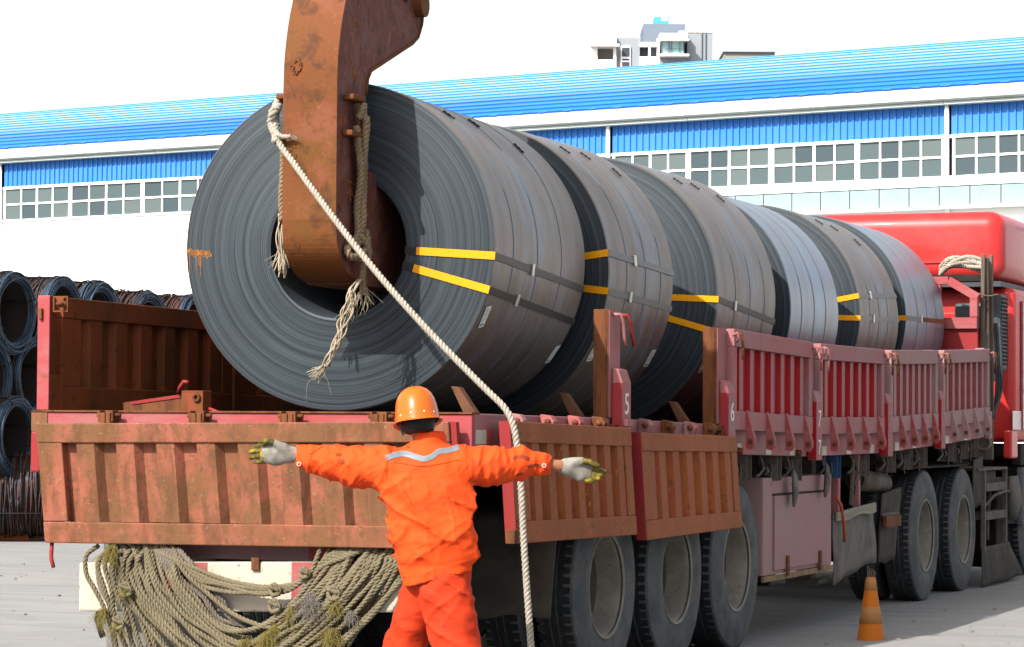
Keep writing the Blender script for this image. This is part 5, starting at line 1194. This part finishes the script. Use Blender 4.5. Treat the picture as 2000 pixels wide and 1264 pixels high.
# joints (local x to the right, y away from the camera)
shL, elL, wrL = Q(757, 912, .0), Q(668, 905, .05), Q(578, 893, .12)
shR, elR, wrR = Q(908, 908, .0), Q(990, 908, .05), Q(1092, 912, .12)
hdC = Q(815, 812, .01)
def body_f(p):
    d = caps(p, Q(838, 925, .0), Q(860, 1130, .0), .12, .125, 1.5)
    d = smin(d, caps(p, shL, shR, .05, .05), .03)
    d = smin(d, caps(p, Q(832, 870, .01), Q(818, 832, .02), .055, .052), .03)
    d = smin(d, caps(p, Q(816, 822, .02), Q(814, 795, .03), .068, .078, .88), .02)
    d = smin(d, caps(p, Q(815, 835, .07), Q(815, 825, .085), .035, .03), .03)               # jaw, facing away
    d = smin(d, caps(p, Q(815, 812, .105), Q(815, 820, .125), .010, .015), .012)            # nose
    for s_ in (-1, 1):
        d = smin(d, caps(p, Q(815+s_*31, 812, .02), Q(815+s_*33, 824, .025), .012, .010, 1.0), .01)   # ears
        d = -smin(-d, caps(p, Q(815+s_*12, 806, .115), Q(815+s_*13, 806, .115), .012, .012), .01)   # eye sockets
    d = -smin(-d, caps(p, Q(808, 829, .118), Q(822, 829, .118), .004, .004), .006)            # mouth line
    for a, b, c, hnd in ((shL, elL, wrL, Q(540, 893, .12)), (shR, elR, wrR, Q(1125, 916, .14))):
        d = smin(d, caps(p, a, b, .05, .042), .03); d = smin(d, caps(p, b, c, .042, .028), .02); d = smin(d, caps(p, c, hnd, .027, .034), .02)
    for hp, kn, an, ft in LEGS:
        d = smin(d, caps(p, hp, kn, .075, .052), .04); d = smin(d, caps(p, kn, an, .052, .036), .02); d = smin(d, caps(p, an, ft, .036, .034), .02)
    return d
LEGS = [(Q(838, 1150, .05), np.array([-.150, .17, .36]), np.array([-.25, .24, .025]), np.array([-.27, .40, -.018])),
        (Q(868, 1150, -.02), np.array([.125, -.06, .37]), np.array([.21, -.22, .075]), np.array([.235, -.10, -.02]))]
bodyo = make('body', body_f, (-.85, -.35, -.07), (.85, .55, 1.68), .014, m_skin, wk, 2)

def sleeve(p, a):
    return .010*fold(p, 1.25+a, 17, 5, 3+a, 3.4)+.010*fold(p, 1.95-a, 22, 6, 11, 3.4)+.005*fold(p, .7+a, 45, 12, 17, 2.4)+.0025*fold(p, 2.3, 75, 22, 5, 2)
def jacket_f(p):
    z = p[:, 2]
    zs = [.66, .70, .80, .908, 1.083, 1.18, 1.25, 1.30, 1.345, 1.38, 1.41, 1.43]
    cxs = [.016, .016, .006, -.012, -.040, -.050, -.046, -.040, -.034, -.028, -.032, -.034]
    hws = [.176, .182, .190, .202, .205, .203, .200, .185, .130, .078, .066, .062]
    dps = [.140, .142, .142, .140, .138, .134, .128, .116, .095, .074, .066, .062]
    cx = np.interp(z, zs, cxs); hw = np.interp(z, zs, hws); dp = np.interp(z, zs, dps); cy = np.interp(z, [.7, 1.1, 1.43], [.0, -.01, .02])
    ex = np.abs((p[:, 0]-cx)/hw); ey = np.abs((p[:, 1]-cy)/dp); e = (ex**2.4+ey**2.4)**(1/2.4)
    hemz = .700+.05*(p[:, 0]-.02)/.18*.9
    d = (e-1)*np.minimum(hw, dp)*.95; d = np.maximum(d, hemz-z); d = np.maximum(d, z-1.425)
    # sleeves
    dl = caps(p, shL+np.array([.0, 0, -.015]), Q(700, 918, .03), .108, .096); dl = smin(dl, caps(p, Q(700, 918, .03), Q(655, 908, .05), .095, .078), .03)
    dl = smin(dl, caps(p, Q(655, 908, .05), Q(610, 901, .09), .076, .066), .03); dl = smin(dl, caps(p, Q(608, 900, .09), Q(584, 895, .115), .056, .050), .015)
    dl = np.maximum(dl, -(p[:, 0]-(578-850)/401.5))
    dr = caps(p, shR+np.array([0, 0, -.01]), Q(965, 912, .03), .100, .092); dr = smin(dr, caps(p, Q(965, 912, .03), Q(1015, 908, .06), .090, .074), .03)
    dr = smin(dr, caps(p, Q(1015, 908, .06), Q(1050, 909, .09), .070, .056), .03); dr = smin(dr, caps(p, Q(1050, 909, .09), Q(1068, 911, .11), .048, .043), .012)
    dr = np.maximum(dr, p[:, 0]-(1074-850)/401.5)
    # wrinkles. sleeves: folds round the arm; back: long drags from the left shoulder to the right hip and under the arms
    m = np.abs(dl) < .04; q = p[m]; dl[m] += .008-sleeve(q, 0)
    m = np.abs(dr) < .04; q = p[m]; dr[m] += .008-sleeve(q, .25)
    m = np.abs(d) < .045; q = p[m]; xq, zz = q[:, 0], q[:, 2]
    low = np.clip((1.33-zz)/.2, .12, 1); hem = np.clip((zz-.76)/.05, .25, 1)
    gat = np.clip((.80-zz)/.06, 0, 1)*ridge(xq*55+np.sin(xq*31))*.003
    d[m] += .012-gat-(.024*fold(q, -.95, 8, 2.2, 21, 3.4)+.015*fold(q, -.45, 13, 3.5, 27, 3.4)+.010*fold(q, .75, 15, 4, 33, 3.4)*np.clip(.8-xq*2.5, .2, 1)+.006*fold(q, -1.25, 30, 7, 41, 2.6)+.003*fold(q, .2, 55, 14, 8, 2))*low*hem
    d = smin(d, dl, .035); d = smin(d, dr, .035)
    # collar
    dc = np.abs(caps(p, Q(842, 862, .01), Q(836, 851, .012), .070, .062, 1.0))-.006; dc = np.maximum(dc, np.maximum(z-1.418, 1.36-z)); d = smin(d, dc, .012)
    # hem band and yoke seam as slight ridges
    d = d-.003*np.exp(-((z-hemz-.055)/.003)**2)-.0025*np.exp(-((z-1.205-.06*p[:, 0])/.004)**2)*(np.abs(p[:, 0]+.04) < .2)
    return d
jk = make('jacket', jacket_f, (-.72, -.22, .66), (.60, .24, 1.46), .0060, m_orange, wk, 3)

def trouser_f(p):
    d = caps(p, Q(846, 1125, .0), Q(876, 1122, .0), .115, .115, 1.05)
    (h1, k1, a1, _), (h2, k2, a2, _) = LEGS
    xx, zz = p[:, 0], p[:, 2]; nz = wav(p, [((9, 7, 12), .9, .5), ((-15, 7, 8), 2.7, .4), ((24, -9, 19), .9, .22)])
    l1 = smin(caps(p, h1+np.array([0, 0, .02]), k1+np.array([.0, 0, -.02]), .112, .100), caps(p, k1, a1, .095, .078), .03)
    l2 = smin(caps(p, h2+np.array([-.0, 0, .02]), k2+np.array([0, 0, -.02]), .132, .110), caps(p, k2, a2, .10, .08), .03)
    m = np.abs(l1) < .04; q = p[m]; l1[m] += .009-(.013*fold(q, .5, 14, 4, 3, 3.2)+.009*fold(q, -.9, 22, 6, 9, 2.8)+.003*fold(q, .1, 50, 13, 4, 2))
    m = np.abs(l2) < .04; q = p[m]; l2[m] += .010-(.015*fold(q, -.55, 13, 3.5, 13, 3.2)+.010*fold(q, .8, 20, 5, 19, 2.8)+.003*fold(q, .1, 50, 13, 24, 2))
    l1 = np.maximum(l1, 0.03-p[:, 2]); l2 = np.maximum(l2, 0.03-p[:, 2])
    d = smin(smin(d, l1, .03), l2, .012)
    return np.maximum(d, zz-.77)
trs = make('trousers', trouser_f, (-.40, -.40, .01), (.40, .40, .79), .0088, m_orange2, wk, 1)
for (hp, kn, an, ft) in LEGS:
    make('boot', lambda p: np.maximum(smin(caps(p, an+np.array([0, 0, .02]), an-np.array([0, 0, .03]), .055, .05), caps(p, an-np.array([0, .04, .045]), ft+np.array([0, .03, .0]), .045, .042), .02), -.064-p[:, 2]),
         tuple(np.minimum(an, ft)-.13), tuple(np.maximum(an, ft)+.13), .011, m_boot, wk, 1)
# hair and helmet
make('hair', lambda p: np.maximum(caps(p, Q(817, 833, -.008), Q(815, 800, .01), .080, .088, .88), -(p[:, 2]-(1.466+(826-851)/401.5))-.15*(p[:, 1])), (-.25, -.14, 1.36), (.08, .16, 1.64), .0075, m_hair, wk, 1)
he = bpy.data.objects.new('helmet_shell', None)
hp_ = [(-.012, .0), (.0, 0)]
c = MB(); n = 48; prof = [(0.105, .0), (.1035, .022), (.098, .045), (.086, .066), (.068, .083), (.045, .0945), (.02, .101), (.0, .1045), (-.022, .1065), (-.040, .1075), (-.050, .109), (-.0545, .1150), (-.0565, .1225), (-.060, .1225), (-.059, .115), (-.056, .105), (-.04, .1035), (.0, .1), (.03, .092), (.06, .083), (.09, .04), (.098, .0)]
c.lathe(prof, 'z', n)
V = []
for (x, y, z) in c.v:
    s_ = 1.18 if True else 1
    q = math.atan2(y, x); br = max(0, (math.hypot(x, y)-.108)/.0145)
    V.append((x*1.0, y*s_+(.035*max(0, math.sin(q))**3 if z < -.045 else 0), z*1.12+(.006*math.cos(2*q) if z < -.045 else 0)))
c.v = V
m_helmet = MAT('scuffed_orange_helmet', (0.56, 0.14, 0.012), 0.28, coat=.3, layers=[((14, 14, 14), .58, .66, (0.20, 0.08, 0.02), .75), ((5, 5, 5), .5, .68, (0.46, 0.13, 0.02), .7), ((60, 60, 60), .66, .7, (.12, .06, .03), .8)], bump=(10, .05, .002))
hl = c.build('helmet', m_helmet, wk, auto=True)
hl.location = Vector(Q(813, 805, .01)); hl.rotation_euler = (R_(-13), R_(-6), R_(8))
for a in (-145, -112, -76, -46):
    q = R_(a); x, y = .106*math.cos(q), .106*1.18*math.sin(q)
    MB().tube([(x*.97, y*.97, -.034), (x*1.02, y*1.02, -.034)], [.0072, .005], 10).build('rivet', m_seal, hl, True)
MB().bar((-.085, .015, -.055), (-.075, .03, -.11), .012, .003).build('chin_strap', m_blackpl, hl)

# gloves: knitted hand with cuff, rubber coated fingers over it
def glove(side):
    if side < 0:
        pc = [Q(576, 894, .12), Q(556, 892, .12), Q(535, 892, .12), Q(522, 892, .12)]
        fingers = [[Q(524, 877, .115), Q(503, 876, .125), Q(490, 880, .145)], [Q(522, 886, .118), Q(500, 886, .13), Q(484, 889, .15)], [Q(522, 896, .12), Q(500, 897, .13), Q(485, 900, .148)], [Q(525, 905, .12), Q(506, 907, .128), Q(493, 909, .142)]]
        thumb = [Q(552, 880, .10), Q(535, 871, .09), Q(520, 867, .085), Q(506, 868, .085)]
    else:
        pc = [Q(1100, 914, .125), Q(1116, 915, .13), Q(1136, 918, .14), Q(1148, 922, .14)]
        fingers = [[Q(1146, 914, .14), Q(1163, 918, .13), Q(1184, 923, .13)], [Q(1149, 922, .14), Q(1163, 928, .125), Q(1178, 930, .12)], [Q(1148, 930, .14), Q(1158, 936, .13), Q(1171, 937, .12)], [Q(1141, 934, .14), Q(1149, 941, .135), Q(1160, 942, .13)]]
        thumb = [Q(1122, 905, .12), Q(1138, 902, .10), Q(1154, 904, .09), Q(1169, 911, .09)]
    def knit(p):
        nz = wav(p, [((60, 30, 80), .3, .5), ((-90, 40, 50), 1.1, .4)])
        d = caps(p, pc[0], pc[1], .034, .036, 1.15); d = smin(d, caps(p, pc[1], pc[2], .042, .050, 1.7), .02); d = smin(d, caps(p, pc[2], pc[3], .050, .048, 1.9), .02)
        d = smin(d, caps(p, thumb[0], thumb[1], .022, .018), .02)
        ln = np.sin((p[:, 0])*620)*.0007*(np.abs(p[:, 0]-pc[0][0]) < .028)
        return d-.0022*nz-ln
    def coat(p):
        nz = wav(p, [((60, 30, 80), .3, .5), ((-90, 40, 50), 1.1, .4)])
        d = caps(p, pc[2]*.25+pc[3]*.75, pc[3], .050, .0485, 1.85)
        d = np.maximum(d, -side*(p[:, 0]-(pc[2][0]*.45+pc[3][0]*.55))) if True else d
        for i, f in enumerate(fingers):
            r = (.0130, .0135, .0130, .0115)[i]
            d = smin(d, smin(caps(p, f[0], f[1], r+.001, r), caps(p, f[1], f[2], r, r*.82), .004), .005)
        d = smin(d, smin(caps(p, thumb[1], thumb[2], .0165, .0145), caps(p, thumb[2], thumb[3], .0145, .0115), .004), .004)
        return d-.0012*nz
    lo = np.minimum.reduce(pc+[q for f in fingers for q in f]+thumb)-.06; hi = np.maximum.reduce(pc+[q for f in fingers for q in f]+thumb)+.06
    g_ = make('glove', knit, lo, hi, .0042, m_knit, wk, 1); make('rubber_coating', coat, lo, hi, .0035, m_coat, g_, 1)
m_knit = MAT('grey_white_knit', (0.29, 0.275, 0.245), 0.95, layers=[(22, .42, .62, (0.19, 0.175, 0.15), .9), (9, .55, .66, (0.12, 0.11, 0.09), .7)], bump=(300, .5, .002))
m_coat = MAT('yellow_glove_coating', (0.36, 0.26, 0.025), 0.7, layers=[((14, 26, 24), .38, .50, (0.085, 0.07, 0.02)), (60, .55, .68, (0.05, 0.045, 0.02), .7)])
glove(-1); glove(1)
# things sewn on the jacket: laid over it by casting rays onto its back
jv = [v.co.copy() for v in jk.data.vertices]; bvh = BVHTree.FromPolygons(jv, [tuple(p.vertices) for p in jk.data.polygons])
def onback(px, py, off=.003):
    q = Q(px, py); h = bvh.ray_cast(Vector((q[0], -1.0, q[2])), Vector((0, 1, 0)))
    return (h[0]+h[1]*off) if h[0] is not None else None
def drape(path, w, mat, name, par, n=60, off=.0035):
    P = catmull([Vector((a, b, 0)) for a, b in path], 3); V = []; ok = []
    for i, p in enumerate(P):
        t = (P[min(i+1, len(P)-1)]-P[max(i-1, 0)]).normalized(); nn = Vector((-t.y, t.x, 0))
        for k in range(-3, 4):
            h = onback(p.x+nn.x*w/2*k/3, p.y+nn.y*w/2*k/3, off); V.append(h if h is not None else (V[-1] if V else Vector((0, 0, 1))))
    F = [(i*7+j, i*7+j+1, i*7+j+8, i*7+j+7) for i in range(len(P)-1) for j in range(6)]
    K = len(V); V2 = [v+Vector((0, .0025, 0)) for v in V]
    return MB().add(V+V2, F+[tuple(K+q for q in f) for f in F]).build(name, mat, par, True)
drape([(756, 898), (775, 892), (795, 890), (815, 896), (832, 899), (846, 894), (858, 885), (875, 883), (897, 877)], 10.5, m_silver, 'reflective_stripe', jk)
m_seam = MAT('orange_seam_tape', (0.66, 0.10, 0.015), .85)
drape([(903, 868), (908, 890), (914, 920), (922, 948)], 2.4, m_seam, 'sleeve_seam', jk); drape([(766, 878), (760, 895), (757, 915), (758, 935)], 2.4, m_seam, 'sleeve_seam', jk)
drape([(772, 905), (830, 912), (897, 900)], 2.0, m_seam, 'yoke_seam', jk)
for px, py in ((583, 911), (1063, 911)):
    h = onback(px, py, .002)
    if h is not None:
        b_ = MB().lathe([(-.002, .006), (-.004, .0105), (-.002, .012), (.002, .012), (.002, .0)], 'y', 16, h).build('cuff_button', m_button, jk, True); MB().lathe([(-.0025, .0), (-.003, .006), (.0, .006)], 'y', 12, h).build('button_centre', m_orange, b_, True)
m_stain = MAT('grease_stain', (0.20, 0.05, 0.02), .9, layers=[(40, .45, .6, (0.45, 0.07, 0.02))])
for pth, w_ in (([(1003, 897), (1018, 893), (1034, 899)], 7), ([(1030, 914), (1046, 910), (1058, 914)], 6), ([(655, 889), (663, 893), (668, 890)], 6), ([(662, 904), (669, 907), (675, 905)], 8), ([(795, 876), (801, 877)], 4), ([(1008, 930), (1022, 926)], 5)):
    drape(pth, w_, m_stain, 'grease_stain', jk, off=.0012)
drape([(604, 890), (615, 883), (628, 876)], 5, m_seam, 'cuff_tab', jk)

# ------------------------------------------------------------------ cone and small hanging things
cn = thing('traffic_cone', 'worn orange traffic cone with faded bands standing on the concrete beside the trailer', 'cone', (1.80, 5.8, 0))
segs = [(0, .094, .113, .080), (.113, .080, .226, .062), (.226, .062, .338, .046), (.338, .046, .427, .030)]
b0 = MB().lathe([(0, .09), (.0, .094), (.427, .030), (.427, .022), (.01, .085)], 'z', 32, closed=True).build('cone_body', m_cone, cn, auto=True)
for z0, z1 in ((.113, .226), (.338, .424)):
    f_r = lambda z: .094+(.030-.094)*z/.427
    MB().lathe([(z0, f_r(z0)+.0005), (z0+.001, f_r(z0)+.0022), (z1-.001, f_r(z1)+.0022), (z1, f_r(z1)+.0005)], 'z', 32).build('faded_band', m_cone_band, cn, True)
c = MB()
for k in range(5): c.tube([(.01*(k-2), 0, .40), (.013*(k-2)+.004, .004, .46), (.012*(k-2)+.0, .0, .505-.008*k)], [.005, .004, .002], 5)
c.build('tie_straps', m_dust_steel, cn)
for i, (y, z, rx, lab) in enumerate([(5.78, 1.02, .12, 'dusty grey shoe shaped pad hanging in front of the pink toolbox, left one'), (6.62, 1.065, -.35, 'dusty grey shoe shaped pad hanging tilted at the toolbox right corner')]):
    t = thing('hanging_pad', lab, 'pad', (1.262, y, z), 0, 'pads hanging over the toolbox')
    c = MB(); n = 20; rings = []
    for j in range(9):
        u = j/8; r = math.sin(math.pi*min(1, u*1.0+.0))
        for k in range(n):
            q = 2*math.pi*k/n; w_ = (.072*math.sin(math.pi*(u*.92+.04))**.6)*(1+.15*math.cos(q))
            c.v.append((.022*math.sin(q)*math.sin(math.pi*(u*.92+.04))**.5+.012*math.sin(3*u), w_*math.cos(q), -.125+.25*u))
    for j in range(8):
        for k in range(n): c.f.append((j*n+k, j*n+(k+1) % n, (j+1)*n+(k+1) % n, (j+1)*n+k))
    c.f += [tuple(range(n)), tuple(8*n+k for k in range(n))]
    o = c.build('pad_shell', m_flap_light if i == 0 else m_dust_steel, t, True); o.rotation_euler = (rx, 0, .15)
    MB().tube([(0, 0, .10), (-.01, .0, .16), (-.02, .01, .19)], .006, 6).build('hanging_loop', m_dust_steel, t, True)
